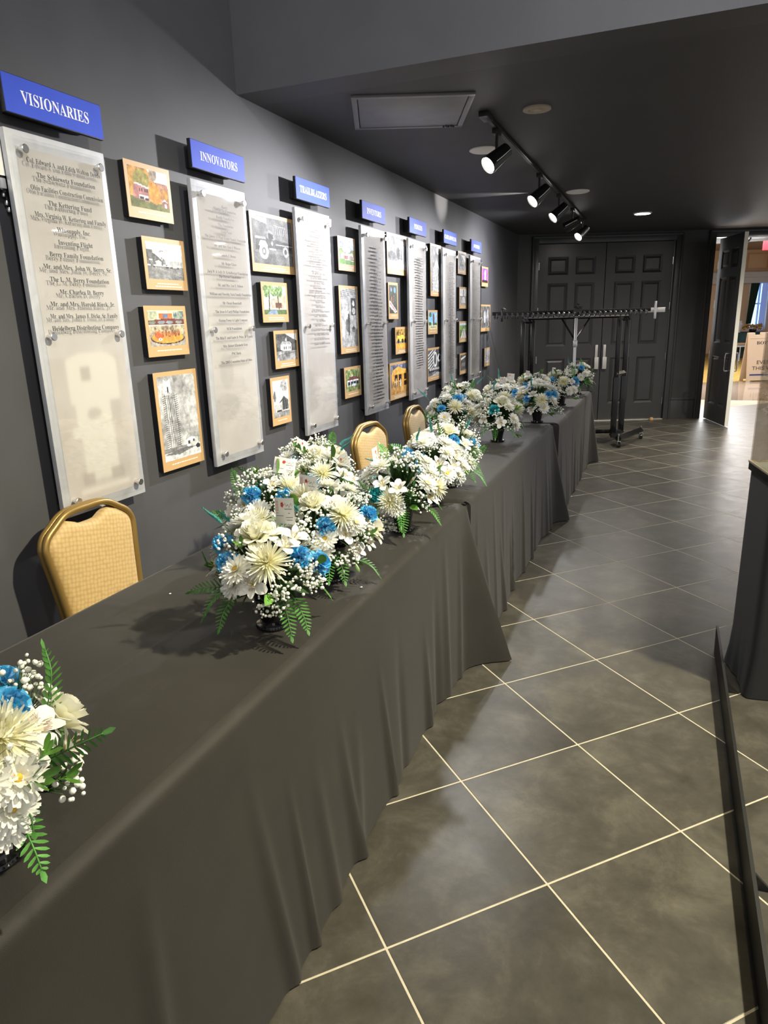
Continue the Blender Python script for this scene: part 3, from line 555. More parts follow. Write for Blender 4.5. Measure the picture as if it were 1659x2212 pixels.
def p_boat(i):
    i.nz(0, 0, 1, 1, 12, [(25, 40, 25), (80, 80, 60), (60, 80, 110)]); i.blob(.7, .82, .14, .1, [(130, 170, 220), (90, 130, 190)]).blob(.25, .85, .1, .08, [(170, 180, 220), (110, 110, 160)]); i.poly([(.0, .45), (.18, .42), (.98, .06), (.7, .02), (.0, .25)], (238, 232, 232)).line(.1, .36, .8, .08, .05, (215, 70, 80)); i.blob(.5, .5, .12, .12, [(60, 45, 40), (150, 110, 90)]).line(.15, .3, .3, .6, .05, (190, 120, 80)); i.rect(0, 0, .5, .12, (70, 60, 40))
def p_wagon(i):
    i.nz(0, .45, 1, 1, 10, [(40, 35, 15), (160, 120, 50), (225, 200, 120)]); i.poly([(.0, .4), (.1, .66), (.6, .72), (.95, .6), (.95, .4)], (232, 190, 80)); [i.disc(x, .4, .1, .12, (40, 32, 24)) for x in (.2, .6, .86)]; i.blob(.85, .75, .1, .2, [(90, 60, 30), (230, 200, 150)]); i.nz(0, 0, 1, .3, 14, [(215, 130, 40), (245, 200, 100)])
def p_facade(i):
    i.nz(0, .7, 1, 1, 14, [(40, 40, 60), (170, 180, 200)]); i.poly([(.05, .65), (.1, .82), (.45, .94), (.6, .86), (.9, .8), (.95, .65)], (230, 176, 84)).rect(.05, .1, .98, .68, (222, 160, 70)); [i.rect(a, b, a+.16, b+.2, (35, 30, 26)) for a in (.22, .45, .75) for b in (.2, .44)]; i.blob(.3, .35, .06, .2, [(235, 220, 190), (120, 90, 60)]).blob(.55, .3, .06, .2, [(240, 235, 220), (160, 140, 110)]).blob(.14, .25, .07, .18, [(90, 70, 50), (210, 170, 110)]); i.nz(0, 0, 1, .24, 12, [(150, 100, 50), (240, 200, 120)])
def p_rows(i):
    i.nz(0, .55, 1, 1, 7, [G(110), G(150)]); i.blob(.8, .92, .25, .08, [G(235), G(200)])
    i.poly([(.1, 0), (.2, .5), (.6, .72), (.95, .5), (1, 0)], G(235))
    for k in range(7): i.line(.12+.14*k, 0, .3+.12*k, .62-.03*k, .045, G(70))
def p_coltower(i):
    i.nz(0, 0, 1, 1, 4, [(90, 160, 220), (150, 200, 235)]); i.blob(.2, .85, .14, .14, [(60, 80, 40), (120, 140, 70)]); i.rect(.48, .22, .68, .86, (112, 62, 60)).rect(.5, .84, .64, .92, (90, 50, 55)); i.blob(.15, .34, .2, .1, [(40, 70, 40), (80, 110, 60)]).blob(.85, .3, .2, .08, [(40, 70, 40), (80, 110, 60)]); i.rect(0, 0, 1, .24, (196, 190, 150)).rect(.2, .1, .9, .15, (110, 120, 80))
def p_machine(i):
    i.nz(0, 0, 1, 1, 8, [G(40), G(140)]); [i.line(.0, .2+.12*k, .55, .5+.12*k, .04, G(225)) for k in range(6)]; i.disc(.52, .62, .16, .3, G(215)).disc(.52, .62, .09, .2, G(90)); i.disc(.84, .66, .14, .16, G(235)).disc(.87, .66, .08, .09, G(60)); i.poly([(0, .3), (1, .36), (1, .22), (0, .12)], G(60)); [i.rect(.1+.13*k, .22, .18+.13*k, .32, G(225)) for k in range(6)]; i.poly([(0, .0), (.5, .16), (1, .08), (1, 0)], G(190)).line(.1, .02, .7, .16, .03, G(30))
def gen(a, b, c, seed):
    def f(i): i.seed = seed; i.nz(0, 0, 1, 1, 7, [a, b, c]); i.nz(.2, .15, .85, .6, 10, [c, a, b], .5); i.blob(.55, .5, .12, .3, [b, a])
    return f
def p_statue(i): i.nz(0, 0, 1, 1, 3, [G(200), G(225)]); i.rect(0, 0, 1, .55, G(150)); i.rect(.5, .5, .62, .95, G(70)); i.poly([(.2, .1), (.35, .45), (.6, .5), (.8, .1)], G(215)).line(.3, .1, .5, .4, .05, G(110))
def p_avenue(i): i.nz(0, .5, 1, 1, 8, [(80, 120, 60), (150, 180, 120)]); i.rect(0, .84, 1, 1, (205, 222, 240)); i.poly([(.1, 0), (.5, .6), (.7, .6), (1, 0)], (228, 222, 215)); [i.line(.3+.09*k, 0, .55+.02*k, .55, .03, (140, 140, 130)) for k in range(6)]; i.blob(.1, .35, .16, .25, [(50, 90, 40), (110, 140, 70)])
def p_stage(i): i.nz(0, 0, 1, 1, 5, [(200, 60, 90), (150, 80, 200), (70, 70, 190)]); i.rect(.4, .2, .7, .9, (190, 200, 250), .8); i.blob(.7, .35, .1, .1, [(240, 160, 60), (200, 90, 40)]); i.rect(0, 0, 1, .16, (60, 30, 30))
def p_aisle(i): i.nz(0, 0, 1, 1, 9, [G(60), G(110), G(190)]); i.blob(.4, .5, .1, .3, [G(235), G(150)]); i.blob(.7, .55, .1, .3, [G(205), G(120)])
def p_moon(i): i.nz(0, 0, 1, 1, 9, [G(90), G(200)]); i.poly([(.3, .9), (.9, .9), (.9, .5)], G(240)); i.rect(.2, .2, .7, .36, G(110))
def p_band(i): i.nz(0, 0, 1, 1, 8, [G(40), G(120)]); i.poly([(.1, .8), (.9, .95), (.9, .85), (.1, .66)], G(235)); i.rect(.2, .25, .8, .5, G(130))
PH = [  # y0,y1,z0,z1, picture, words
 (2.345, 2.618, 1.966, 2.177, p_autumn, 'colour photo of an orange autumn tree before a brick building, tan border'),
 (2.400, 2.669, 1.694, 1.901, p_hill, 'black and white photo of an open valley under a dark hillside, tan border'),
 (2.363, 2.635, 1.419, 1.628, p_carousel, 'colour photo of an indoor carousel with an orange platform, tan border'),
 (2.372, 2.665, 0.922, 1.353, p_tower, 'tall black and white photo of a tower in scaffolding, tan border'),
 (3.222, 3.673, 1.805, 2.099, p_truck, 'wide black and white photo of an old flatbed truck, tan border'),
 (3.286, 3.561, 1.547, 1.757, p_trees, 'colour photo of a stone house behind two trees, tan border'),
 (3.382, 3.653, 1.295, 1.502, p_school, 'black and white photo of a small white schoolhouse, tan border'),
 (3.311, 3.521, 0.985, 1.251, p_shelter, 'upright black and white photo of an open shelter under a leafy branch'),
 (4.251, 4.521, 1.861, 2.072, p_house, 'colour photo of a pale house on a green lawn under blue sky'),
 (4.236, 4.536, 1.330, 1.768, p_workshop, 'tall black and white photo of people standing in a workshop'),
 (4.268, 4.541, 1.030, 1.238, p_pavilion, 'colour photo of a pavilion with a dark red roof among trees'),
 (5.107, 5.537, 1.879, 2.175, p_shed, 'large black and white photo of a white shed in snow beside the INVENTORS panel'),
 (5.112, 5.318, 1.546, 1.818, p_boat, 'narrow colour photo with a long white and red boat'),
 (5.244, 5.517, 1.272, 1.483, p_wagon, 'golden colour photo of a yellow vehicle with dark wheels'),
 (5.104, 5.534, 0.919, 1.211, p_facade, 'large golden colour photo of a timber shop front'),
 (6.148, 6.457, 1.736, 2.183, p_rows, 'tall black and white photo of long pale parallel rows'),
 (6.067, 6.345, 1.403, 1.614, p_coltower, 'colour photo of a brick tower against blue sky'),
 (6.041, 6.471, 0.982, 1.281, p_machine, 'black and white photo of machine parts with white curves, lowest beside the PIONEERS panel'),
 (7.032, 7.337, 1.968, 2.185, p_moon, 'pale black and white photo at the top beside the CARILLONNEURS panel'),
 (7.082, 7.380, 1.630, 1.844, p_statue, 'black and white photo of a dark column above a pale slope'),
 (7.082, 7.379, 1.291, 1.504, p_avenue, 'colour photo of a green tree lined avenue'),
 (7.103, 7.384, 0.960, 1.178, p_band, 'dark black and white photo, lowest in the column before the last panel'),
 (7.994, 8.299, 1.877, 2.091, p_stage, 'colour photo of a stage in pink and violet light'),
 (7.971, 8.431, 1.377, 1.678, p_aisle, 'large black and white photo right of the last panel, crossed by coat rack shadows'),
 (8.172, 8.439, 0.968, 1.184, gen(G(120), G(200), G(150), 31), 'small grey photo, lowest and farthest of the wall photos')]
for y0, y1, z0, z1, fn, words in PH:
    yc, zc = (y0+y1)/2, (z0+z1)/2; hw, hh = (y1-y0)/2, (z1-z0)/2
    t = thing('wall_photo', words, 'photo', (0, yc, zc), group='tan bordered photos along the wall')
    mb = MB(); mb.box((0.0, -hw+0.004, -hh+0.004), (0.029, hw-0.004, hh-0.004)); mb.build('mounting_board', EDGE, t)
    mb = MB(); mb.box((0.029, -hw, -hh), (0.031, hw, hh)); mb.build('print_border', TAN, t, smooth=False)
    near = yc < 4; bl = 0.019; bb = 0.042
    im = Img(int((2*hw-2*bl)*(330 if near else 190)), int((2*hh-bl-bb)*(330 if near else 190)), (128, 128, 128), int(yc*100))
    fn(im); im.a = np.clip(im.a*(0.72+0.56*vnoise(im.h, im.w, 16, int(zc*99)+3, 3))[..., None], 0, 1); im.grain(.07)
    put('picture', print_mesh('picture', im, 0.0314, -hw+bl, hw-bl, -hh+bb, hh-bl, PHOTOM), t)
    mb = MB(); rr = random.Random(int(yc*77+zc*10))
    for ln_ in range(2 if hw > .13 and rr.random() < .35 else 1):
        w = hw*rr.uniform(.9, 1.3); x = -w/2; z = -hh+0.024-0.011*ln_
        while x < w/2:
            q = rr.uniform(.006, .02); mb.add([(0.0316, x, z-.0025), (0.0316, x+q, z-.0025), (0.0316, x+q, z+.0025), (0.0316, x, z+.0025)], [(0, 1, 2, 3)]); x += q+.003
    mb.build('caption', CAPT, t, smooth=False)

# paper in a clip at the left edge of the picture
t = thing('leaflet_holder', 'white printed sheet in a chrome clip at the left edge of the wall', 'document holder', (0, 1.66, 2.0))
mb = MB(); mb.box((0.02, -0.105, 0.015), (0.045, 0.105, 0.30)); mb.build('clear_back', clear_mat('clear_holder'), t, smooth=False)
mb = MB(); mb.box((0.0455, -0.10, 0.02), (0.047, 0.115, 0.29)); mb.build('sheet', mat('white_paper', (0.80, 0.80, 0.74), 0.6), t, smooth=False)
mb = MB()
for k in range(16): mb.add([(0.0475, -0.08, 0.25-.012*k), (0.0475, 0.09, 0.25-.012*k), (0.0475, 0.09, 0.254-.012*k), (0.0475, -0.08, 0.254-.012*k)], [(0, 1, 2, 3)])
mb.build('text_lines', mat('grey_ink', (0.3, 0.3, 0.28), 0.6), t, smooth=False)
mb = MB(); mb.box((0.0, -0.115, -0.02), (0.05, 0.112, 0.013)); mb.build('clip_bar', CHROME, t, bevel=0.004)
mb = MB(); mb.box((0.0, -0.02, 0.013), (0.02, 0.02, 0.25)); mb.build('stem', CHROME, t)
for k, (yy, zz) in enumerate(((0.128, -0.03), (0.135, -0.055), (0.14, -0.075))):
    mb = MB(); mb.M = Matrix.Translation((0.012, yy, zz)); mb.lathe([(0.0001, -0.009), (0.007, -0.007), (0.009, 0), (0.007, 0.007), (0.0001, 0.009)], 10, cap=False); mb.build('screw_knob', CHROME, t)

# ------------------------------------------------------------------ tables and black cloths
CLOTH = mat('black_table_linen', (0.0275, 0.0248, 0.0208), 0.62, noise=0.12, nscale=5, bump=0.35, bscale=900, sheen=0.12, spec=0.3)
TOPM = mat('grey_table_laminate', (0.3, 0.3, 0.3), 0.5)
ZT = 0.757
def cloth(x0, x1, y0, y1, seed, flare_far, open_near, label, lean=0.028):
    """cloth over a table: flat top, rounded edge, hanging sides with creases; far front corner falls as a cone"""
    r = random.Random(seed)
    # perimeter samples, starting at near-left going: near end (y0) -> front (x1) -> far end (y1) -> back (x0)
    S = []
    n = 40
    for i in range(n): S.append((x0+(x1-x0)*i/n, y0, 0, -1))
    m = int((y1-y0)/0.0115)
    for i in range(m): S.append((x1, y0+(y1-y0)*i/m, 1, 0))
    for i in range(n): S.append((x1-(x1-x0)*i/n, y1, 0, 1))
    for i in range(60): S.append((x0, y1-(y1-y0)*i/60, -1, 0))
    folds = []
    y = y0+0.12
    while y < y1-0.06:
        folds.append((y, r.uniform(0.010, 0.032), r.uniform(0.007, 0.022)*r.choice((1, 1, -0.8)), r.uniform(0.0, 0.5), r.uniform(-0.10, 0.10))); y += r.uniform(0.10, 0.30)
    broad = [(r.uniform(y0, y1), r.uniform(.15, .35), r.uniform(-.02, .02)) for _ in range(7)]
    prof = [(-0.030, 0.0), (-0.018, 0.0026), (-0.0075, 0.0088), (-0.0018, 0.018), (0.0, 0.030)]
    ds = [0.05, 0.10, 0.16, 0.24, 0.33, 0.42, 0.52, 0.62, 0.72, 0.82, 0.91, 1.0]
    rows = [(p[0], p[1], 0) for p in prof]+[(0, 0.030+(ZT-0.006-0.030)*d, d) for d in ds]
    V = []; N = len(S)
    for off, drop, d in rows:
        for (sx, sy, nx, ny) in S:
            front = nx == 1
            o = off; tang = 0
            hem = drop
            if d > 0:
                if front:
                    o = lean*d
                    for yc, w, a, st, sk in folds:
                        q = (sy-yc-sk*d)/w
                        if abs(q) < 3 and d > st: o += a*math.exp(-q*q)*((d-st)/(1-st))**0.7
                    o += sum(a*math.exp(-((sy-yc)/w)**2) for yc, w, a in broad)*d
                    # corner cone
                    ey = y1-sy
                    if flare_far and ey < 0.30:
                        k = math.exp(-(ey/0.065)**2); o += flare_far*k*d**1.1; tang = 0.05*flare_far/0.17*k*d
                        o += 0.014*math.sin(ey*75)*k*d
                    if not open_near: o *= min(1, max(0, (sy-y0-0.01)/0.12))
                    if open_near and sy-y0 < 0.3:
                        k = math.exp(-((sy-y0)/0.12)**2); o += 0.14*k*d**1.25
                elif nx == -1: o = 0.008*d; hem = min(drop, 0.25)
                elif ny == 1: o = (0.004*d if not flare_far else 0.0); 
                else: o = (0.10*d*math.sin((sx-x0)*22)*.3+0.05*d) if open_near else 0.003*d
                if ny == 1 and flare_far and x1-sx < 0.20:
                    k = math.exp(-((x1-sx)/0.06)**2); tang = (flare_far*0.85+lean)*k*d**1.1; o = 0.05*flare_far/0.17*k*d
            if front: V.append((sx+o, sy+tang, ZT-hem))
            elif ny: V.append((sx+tang, sy+ny*o, ZT-hem))
            else: V.append((sx-o, sy, ZT-hem))
    F = []
    R = len(rows)
    for k in range(R-1):
        for i in range(N): F.append((k*N+i, k*N+(i+1) % N, (k+1)*N+(i+1) % N, (k+1)*N+i))
    mb = MB(); mb.add(V, F)
    c = 0.030
    def top(u, v):
        X = x0+c+(x1-x0-2*c)*u; Y = y0+c+(y1-y0-2*c)*v; z = ZT
        e = min(u, 1-u, v, 1-v); k = min(1, e*12)
        z += k*(0.0022*math.exp(-((X-(x0+x1)/2)/0.006)**2)+0.0018*math.exp(-((Y-(y0+(y1-y0)*.42))/0.007)**2)+0.0018*math.exp(-((Y-(y0+(y1-y0)*.72))/0.007)**2))
        z += k*0.0012*(math.sin(X*17+Y*9+seed)+math.sin(X*6-Y*13))
        return (X, Y, z)
    mb.grid(top, 90, 150)
    o = mb.build('tablecloth', CLOTH, ang=80)
    tag(o, label, 'tablecloth', 'black tablecloths along the wall')
    return o
TB = [(0.505, 1.277, 0.40, 2.845, 3, 0.175, True, 'black tablecloth over the nearest table, wrinkled, filling the lower left'),
      (0.515, 1.288, 2.865, 5.245, 8, 0.115, False, 'black tablecloth over the middle table, between the two others'),
      (0.560, 1.330, 5.265, 7.60, 14, 0.085, False, 'black tablecloth over the farthest table, in front of the coat rack')]
for k, (x0, x1, y0, y1, sd, fl, on, lb) in enumerate(TB):
    cloth(x0, x1, y0, y1, sd, fl, on, lb)
    t = thing('folding_table', 'folding table hidden under the %s black cloth' % ('nearest', 'middle', 'farthest')[k], 'table', ((x0+x1)/2, (y0+y1)/2, 0), group='folding tables under the black cloths')
    w, l = (x1-x0)/2-0.008, (y1-y0)/2-0.008
    mb = MB(); mb.box((-w, -l, 0.72), (w, l, 0.748)); mb.build('tabletop', TOPM, t, bevel=0.006)
    for sx in (-1, 1):
        for sy in (-1, 1):
            mb = MB(); mb.tube([(sx*(w-0.08), sy*(l-0.25), 0.0), (sx*(w-0.08), sy*(l-0.25), 0.70), (0, sy*(l-0.25), 0.715)], 0.014, 8); mb.build('leg', BLACK, t)

# ------------------------------------------------------------------ banquet chairs
GOLD = mat('gold_chair_frame', (0.32, 0.205, 0.06), 0.36, 0.5)
def fabric():
    m = bpy.data.materials.new('gold_chair_fabric'); m.use_nodes = True; nt = m.node_tree; L = nt.links; b = nt.nodes['Principled BSDF']
    tc = nt.nodes.new('ShaderNodeTexCoord'); mp = nt.nodes.new('ShaderNodeMapping'); mp.inputs['Scale'].default_value = (1, 62, 62); mp.inputs['Rotation'].default_value = (0.2, 0, 0)
    L.new(tc.outputs['Object'], mp.inputs[0]); v = nt.nodes.new('ShaderNodeTexVoronoi'); v.voronoi_dimensions = '3D'; v.inputs['Scale'].default_value = 1.0; v.inputs['Randomness'].default_value = 0.25
    L.new(mp.outputs[0], v.inputs['Vector']); cr = nt.nodes.new('ShaderNodeValToRGB'); e = cr.color_ramp.elements
    e[0].color = (0.56, 0.385, 0.155, 1); e[1].color = (0.44, 0.29, 0.105, 1); e[0].position = 0.25; e[1].position = 0.62
    L.new(v.outputs['Distance'], cr.inputs[0]); L.new(cr.outputs[0], b.inputs['Base Color']); b.inputs['Roughness'].default_value = 0.6; b.inputs['Sheen Weight'].default_value = 0.3
    bp = nt.nodes.new('ShaderNodeBump'); bp.inputs['Strength'].default_value = 0.3; bp.inputs['Distance'].default_value = 0.002; L.new(cr.outputs[0], bp.inputs['Height']); L.new(bp.outputs[0], b.inputs['Normal'])
    return m
FAB = fabric()
def smooth_path(P, k=4):
    out = []
    for i in range(len(P)-1):
        p0, p1, p2, p3 = [Vector(P[max(0, min(len(P)-1, i+j))]) for j in (-1, 0, 1, 2)]
        for q in range(k):
            t = q/k; out.append(0.5*((2*p1)+(-p0+p2)*t+(2*p0-5*p1+4*p2-p3)*t*t+(-p0+3*p1-3*p2+p3)*t**3))
    out.append(Vector(P[-1])); return out
def make_chair(loc, rz, label):
    t = thing('banquet_chair', label, 'chair', loc, rz, 'gold banquet chairs behind the tables')
    bx = lambda z: -0.0-0.10*(z-0.45)   # back reclines slightly
    half = [(0.170, 0.42), (0.180, 0.55), (0.196, 0.70), (0.208, 0.79), (0.208, 0.825), (0.190, 0.858), (0.150, 0.886), (0.105, 0.913), (0.060, 0.922), (0.0, 0.923)]
    pts = [(bx(z), -y, z) for y, z in half]+[(bx(z), y, z) for y, z in half[-2::-1]]
    mb = MB(); path = smooth_path(pts, 4)
    # rectangular section tube: two welded round bars with a web give the flat gold rim
    for dx in (-0.011, 0.011): mb.tube([p+Vector((dx, 0, 0)) for p in path], 0.0125, 8)
    mb.build('back_frame', GOLD, t, ang=60)
    inner = [(y-0.012, z-(0.008 if z > 0.85 else 0.0)) for y, z in half]
    ph = smooth_path([(0, y, z) for y, z in inner[:-3]], 3)
    R_ = [(p.y, p.z) for p in ph]+[(0.098, 0.893), (0.066, 0.882), (0.040, 0.868), (0.018, 0.866)]
    outl = R_+[(-y, z) for y, z in R_[::-1]]
    outl = [(y, z) for y, z in outl if z > 0.455]
    mb = MB(); n = len(outl); cy, cz = 0.0, 0.68
    rings = [(-0.014, 1.0), (-0.004, 1.0), (0.012, 1.0), (0.020, 0.955), (0.024, 0.85), (0.026, 0.4)]
    V = []
    for dx, s in rings: V += [(bx(cz+(z-cz)*s)+dx, cy+(y-cy)*s, cz+(z-cz)*s) for y, z in outl]
    F = [(k*n+i, k*n+(i+1) % n, (k+1)*n+(i+1) % n, (k+1)*n+i) for k in range(len(rings)-1) for i in range(n)]
    V += [(bx(cz)+0.027, cy, cz), (bx(cz)-0.014, cy, cz)]; e = len(rings)
    F += [((e-1)*n+i, (e-1)*n+(i+1) % n, e*n) for i in range(n)]+[((i+1) % n, i, e*n+1) for i in range(n)]
    mb.add(V, F); mb.build('backrest', FAB, t, ang=60)
    mb = MB(); mb.box((0.02, -0.20, 0.415), (0.42, 0.20, 0.475)); mb.build('seat', FAB, t, bevel=0.022)
    mb = MB(); mb.box((0.01, -0.195, 0.395), (0.41, 0.195, 0.415)); mb.build('seat_frame', GOLD, t, bevel=0.003)
    for sx, sy in ((0, -1), (0, 1), (1, -1), (1, 1)):
        a = (0.03 if sx == 0 else 0.39, sy*0.18, 0.41); b_ = (0.0 if sx == 0 else 0.41, sy*0.195, 0.0)
        mb = MB(); mb.tube([a, b_], [0.0125, 0.011], 8); mb.build('leg', GOLD, t)
    return t
make_chair((0.165, 1.82, 0), 0.0, 'gold banquet chair nearest the camera, standing alone against the wall')
make_chair((0.400, 3.89, 0), math.radians(-4), 'gold banquet chair behind the middle table, the nearer one of the pair')
make_chair((0.400, 4.735, 0), math.radians(2), 'gold banquet chair behind the middle table, the farther one of the pair')

# ------------------------------------------------------------------ rolling coat rack
GLOSSBK = mat('black_rack_enamel', (0.010, 0.010, 0.011), 0.22, coat=0.3)
rk = thing('coat_rack', 'black rolling coat rack with a long hook rail in front of the double doors', 'coat rack', (1.00, 8.71, 0), math.radians(21.6))
def tubeb(mb, a, b, w=0.022):   # square tube
    mb.tube([a, b], w*0.9, 4)
for sx in (-1, 1):
    cx = sx*0.57
    # the foot bars run at a slant, as on a nesting rack
    fd = Vector((0.33, 0.94, 0)); fd.rotate(Matrix.Rotation(-math.radians(21.6), 3, 'Z'))
    for q in (-0.115, 0.115):
        p = Vector((cx, 0, 0))+fd*q
        mb = MB(); mb.box((p.x-0.032, p.y-0.022, 0.10), (p.x+0.032, p.y+0.022, 0.80)); mb.build('lower_post', GLOSSBK, rk, bevel=0.004)
        mb = MB(); mb.box((p.x-0.026, p.y-0.016, 0.80), (p.x+0.026, p.y+0.016, 1.47)); mb.build('upper_post', GLOSSBK, rk, bevel=0.004)
        mb = MB(); mb.box((p.x+0.026, p.y-0.014, 0.12), (p.x+0.0285, p.y+0.014, 1.46)); tag(mb.build('lit_edge_strip', mat('pale_steel', (0.35, 0.34, 0.31), 0.35, 0.7), rk), 'pale strip painting the lit edge of the post')  # the lit edge of each post, put in as a strip of paler colour
    a, b_ = Vector((cx, 0, 0))-fd*0.13, Vector((cx, 0, 0))+fd*0.13
    for z, nm in ((1.475, 'top_bar'), (0.84, 'middle_bar')):
        mb = MB(); mb.tube([a+Vector((0, 0, z)), b_+Vector((0, 0, z))], 0.026, 4); mb.build(nm, GLOSSBK if nm == 'top_bar' else mat('pale_steel', (0.3, 0.3, 0.3)), rk)
    a, b_ = Vector((sx*0.47, -sx*0.38, 0.105)), Vector((sx*0.93, sx*0.18, 0.105))
    mb = MB(); mb.tube([Vector((cx, 0, 0.105))-fd*0.13*sx, a+Vector((0, sx*.03, 0))], 0.036, 4); mb.tube([Vector((cx, 0, 0.105))-fd*0.15, Vector((cx, 0, 0.105))+fd*0.15], 0.036, 4); mb.build('post_base', GLOSSBK, rk)
    mb = MB(); mb.tube([a, b_], 0.040, 4); mb.build('foot_bar', GLOSSBK, rk)
    for p in (a, b_):
        c = thing('caster', None, None); c.parent = rk; c.location = (p.x, p.y, 0)
        mb = MB(); mb.cyl((-0.014, -0.02, 0.036), (0.014, -0.02, 0.036), 0.036, n=18); mb.build('wheel', BLACKPL, c)
        mb = MB(); mb.box((-0.020, -0.035, 0.030), (-0.016, 0.012, 0.075)); mb.box((0.016, -0.035, 0.030), (0.020, 0.012, 0.075)); mb.box((-0.020, -0.03, 0.070), (0.020, 0.015, 0.076)); mb.build('fork', CHROME, c, bevel=0.001)
        mb = MB(); mb.cyl((0, 0, 0.076), (0, 0, 0.155), 0.009, n=10); mb.lathe([(0.0001, 0.165), (0.012, 0.160), (0.012, 0.15)], 10, cap=False); mb.build('caster_pin', CHROME, c)
mb = MB(); mb.tube([(-0.57, 0, 0.13), (0.57, 0, 0.13)], 0.024, 4); mb.build('base_bar', GLOSSBK, rk)
mb = MB(); mb.tube([(-0.62, 0, 1.505), (0.62, 0, 1.505)], 0.018, 4); mb.build('cross_beam', mat('dull_black_paint', (0.012, 0.012, 0.012), 0.7, spec=0.15), rk)
for y in (-0.05, 0.05):
    mb = MB(); mb.box((-0.985, y-0.012, 1.552), (0.86, y+0.012, 1.592)); mb.build('hook_rail', mat('dull_black_paint', (0.012, 0.012, 0.012)), rk, bevel=0.003)
mb = MB(); mb.box((0.80, -0.055, 1.538), (1.03, -0.045, 1.592)); tag(mb.build('number_plate', WHT, rk, bevel=0.002), 'pale metal plate at the right rail end')
mb = MB(); mb.box((0.895, -0.066, 1.465), (0.925, -0.056, 1.665)); tag(mb.build('end_bracket', CHROME, rk, bevel=0.002), 'bright upright end bracket')
mb = MB(); mb.box((-0.90, -0.064, 1.48), (-0.875, -0.056, 1.63)); mb.build('end_bracket', GLOSSBK, rk, bevel=0.002)
mb = MB(); mb.tube([(-0.88, 0, 1.53), (-0.88, 0.0, 1.62), (-0.86, -0.03, 1.635), (-0.84, -0.05, 1.62)], 0.006, 6); mb.build('end_hook', CHROME, rk)
hk = None
for i in range(30):
    x = -0.95+1.75*i/29
    for y, nm in ((-0.066, 0), (0.066, 1)):
        if nm and i % 2: continue
        if hk is None:
            mb = MB(); mb.tube(smooth_path([(0, 0, 0.0), (0, -0.004, -0.03), (0, -0.018, -0.045), (0, -0.034, -0.035), (0, -0.036, -0.015)], 3), 0.0045, 6)
            mb.M = Matrix.Translation((0, -0.036, -0.012)); mb.lathe([(0.0001, -0.006), (0.007, 0), (0.0001, 0.006)], 8, cap=False)
            hk = mb.mesh('coat_hook', mat('dark_chrome_hook', (0.16, 0.16, 0.17), 0.2, 0.9))
        o = put('coat_hook', hk, rk, (x, y*0.95, 1.575)); o.rotation_euler = (0, 0, 0 if y < 0 else PI); o.scale = (1.7, 1.3, 1.35)
mb = MB(); mb.box((-0.018, -0.018, 0.14), (0.018, 0.018, 1.5)); mb.box((-0.026, -0.024, 1.16), (0.026, 0.024, 1.24)); tag(mb.build('centre_post', CHROME, rk, bevel=0.004), 'chrome centre post')
mb = MB(); mb.box((-0.05, -0.075, 1.52), (0.05, -0.062, 1.63)); mb.box((-0.014, -0.076, 1.60), (0.014, -0.06, 1.66)); mb.build('centre_bracket', GLOSSBK, rk, bevel=0.003)
for sx in (-1, 1):
    mb = MB(); mb.tube([(sx*0.02, 0, 1.27), (sx*0.17, 0, 1.50)], 0.010, 4); mb.build('brace', GLOSSBK, rk)

# ------------------------------------------------------------------ pedestal with a glass case at the right edge, low guard board in front
KB = mat('black_skirt_cloth', (0.012, 0.012, 0.013), 0.75, noise=0.1, nscale=6, sheen=0.15)
pd = thing('display_pedestal', 'black skirted display pedestal with a glass case on top, at the right edge', 'pedestal', (2.635, 3.075, 0), math.radians(9.8))
n = 96
def rim(u):   # rounded rectangle half sizes
    L = 2*PI*u; return math.cos(L), math.sin(L)
V = []; F = []
hx, hy = 0.205, 0.165
zs = [0.905, 0.88, 0.6, 0.35, 0.2, 0.1, 0.004]
for k, z in enumerate(zs):
    fl = max(0, (0.22-z)/0.22)
    for i in range(n):
        c, s = rim(i/n); p = 14.0
        q = (abs(c)**p+abs(s)**p)**(-1/p)
        corner = min(abs(c), abs(s))*q
        o = 1+fl*fl*(0.09*corner+0.012*math.sin(i*0.9))
        V.append((hx*c*q*o, hy*s*q*o, z))
for k in range(len(zs)-1): F += [(k*n+i, k*n+(i+1) % n, (k+1)*n+(i+1) % n, (k+1)*n+i) for i in range(n)]
mb = MB(); mb.add(V, F); mb.build('skirt', KB, pd, ang=60)
mb = MB(); mb.box((-hx-0.004, -hy-0.004, 0.895), (hx+0.004, hy+0.004, 0.925)); mb.build('top_board', BLACK, pd, bevel=0.003)
mb = MB(); w = 0.008
for a, b_ in (((-hx-.006, -hy-.006), (-hx+w, hy+.006)), ((hx-w, -hy-.006), (hx+.006, hy+.006)), ((-hx+w, -hy-.006), (hx-w, -hy+w)), ((-hx+w, hy-w), (hx-w, hy+.006))): mb.box((*a, 0.925), (*b_, 0.934))
mb.build('metal_trim', mat('pale_brass_trim', (0.75, 0.68, 0.5), 0.35, 0.4), pd, bevel=0.002)
mb = MB(); mb.box((-hx+0.012, -hy+0.012, 0.925), (hx-0.012, hy-0.012, 0.929)); mb.build('grey_lining', mat('grey_felt', (0.5, 0.53, 0.56), 0.9), pd)
mb = MB()
for a, b_ in (((-hx, -hy), (-hx+.005, hy)), ((hx-.005, -hy), (hx, hy)), ((-hx+.005, -hy), (hx-.005, -hy+.005)), ((-hx+.005, hy-.005), (hx-.005, hy))): mb.box((*a, 0.934), (*b_, 1.45))
mb.build('glass_pane', clear_mat('smoky_glass', (0.86, 0.84, 0.80)), pd, smooth=False)
mb = MB(); mb.box((-hx, -hy, 1.45), (hx, hy, 1.456)); mb.build('glass_top', clear_mat('smoky_glass'), pd, smooth=False)
gb = thing('guard_board', 'low thin black board standing on the floor at the lower right edge', 'board', (2.365, 1.60, 0))
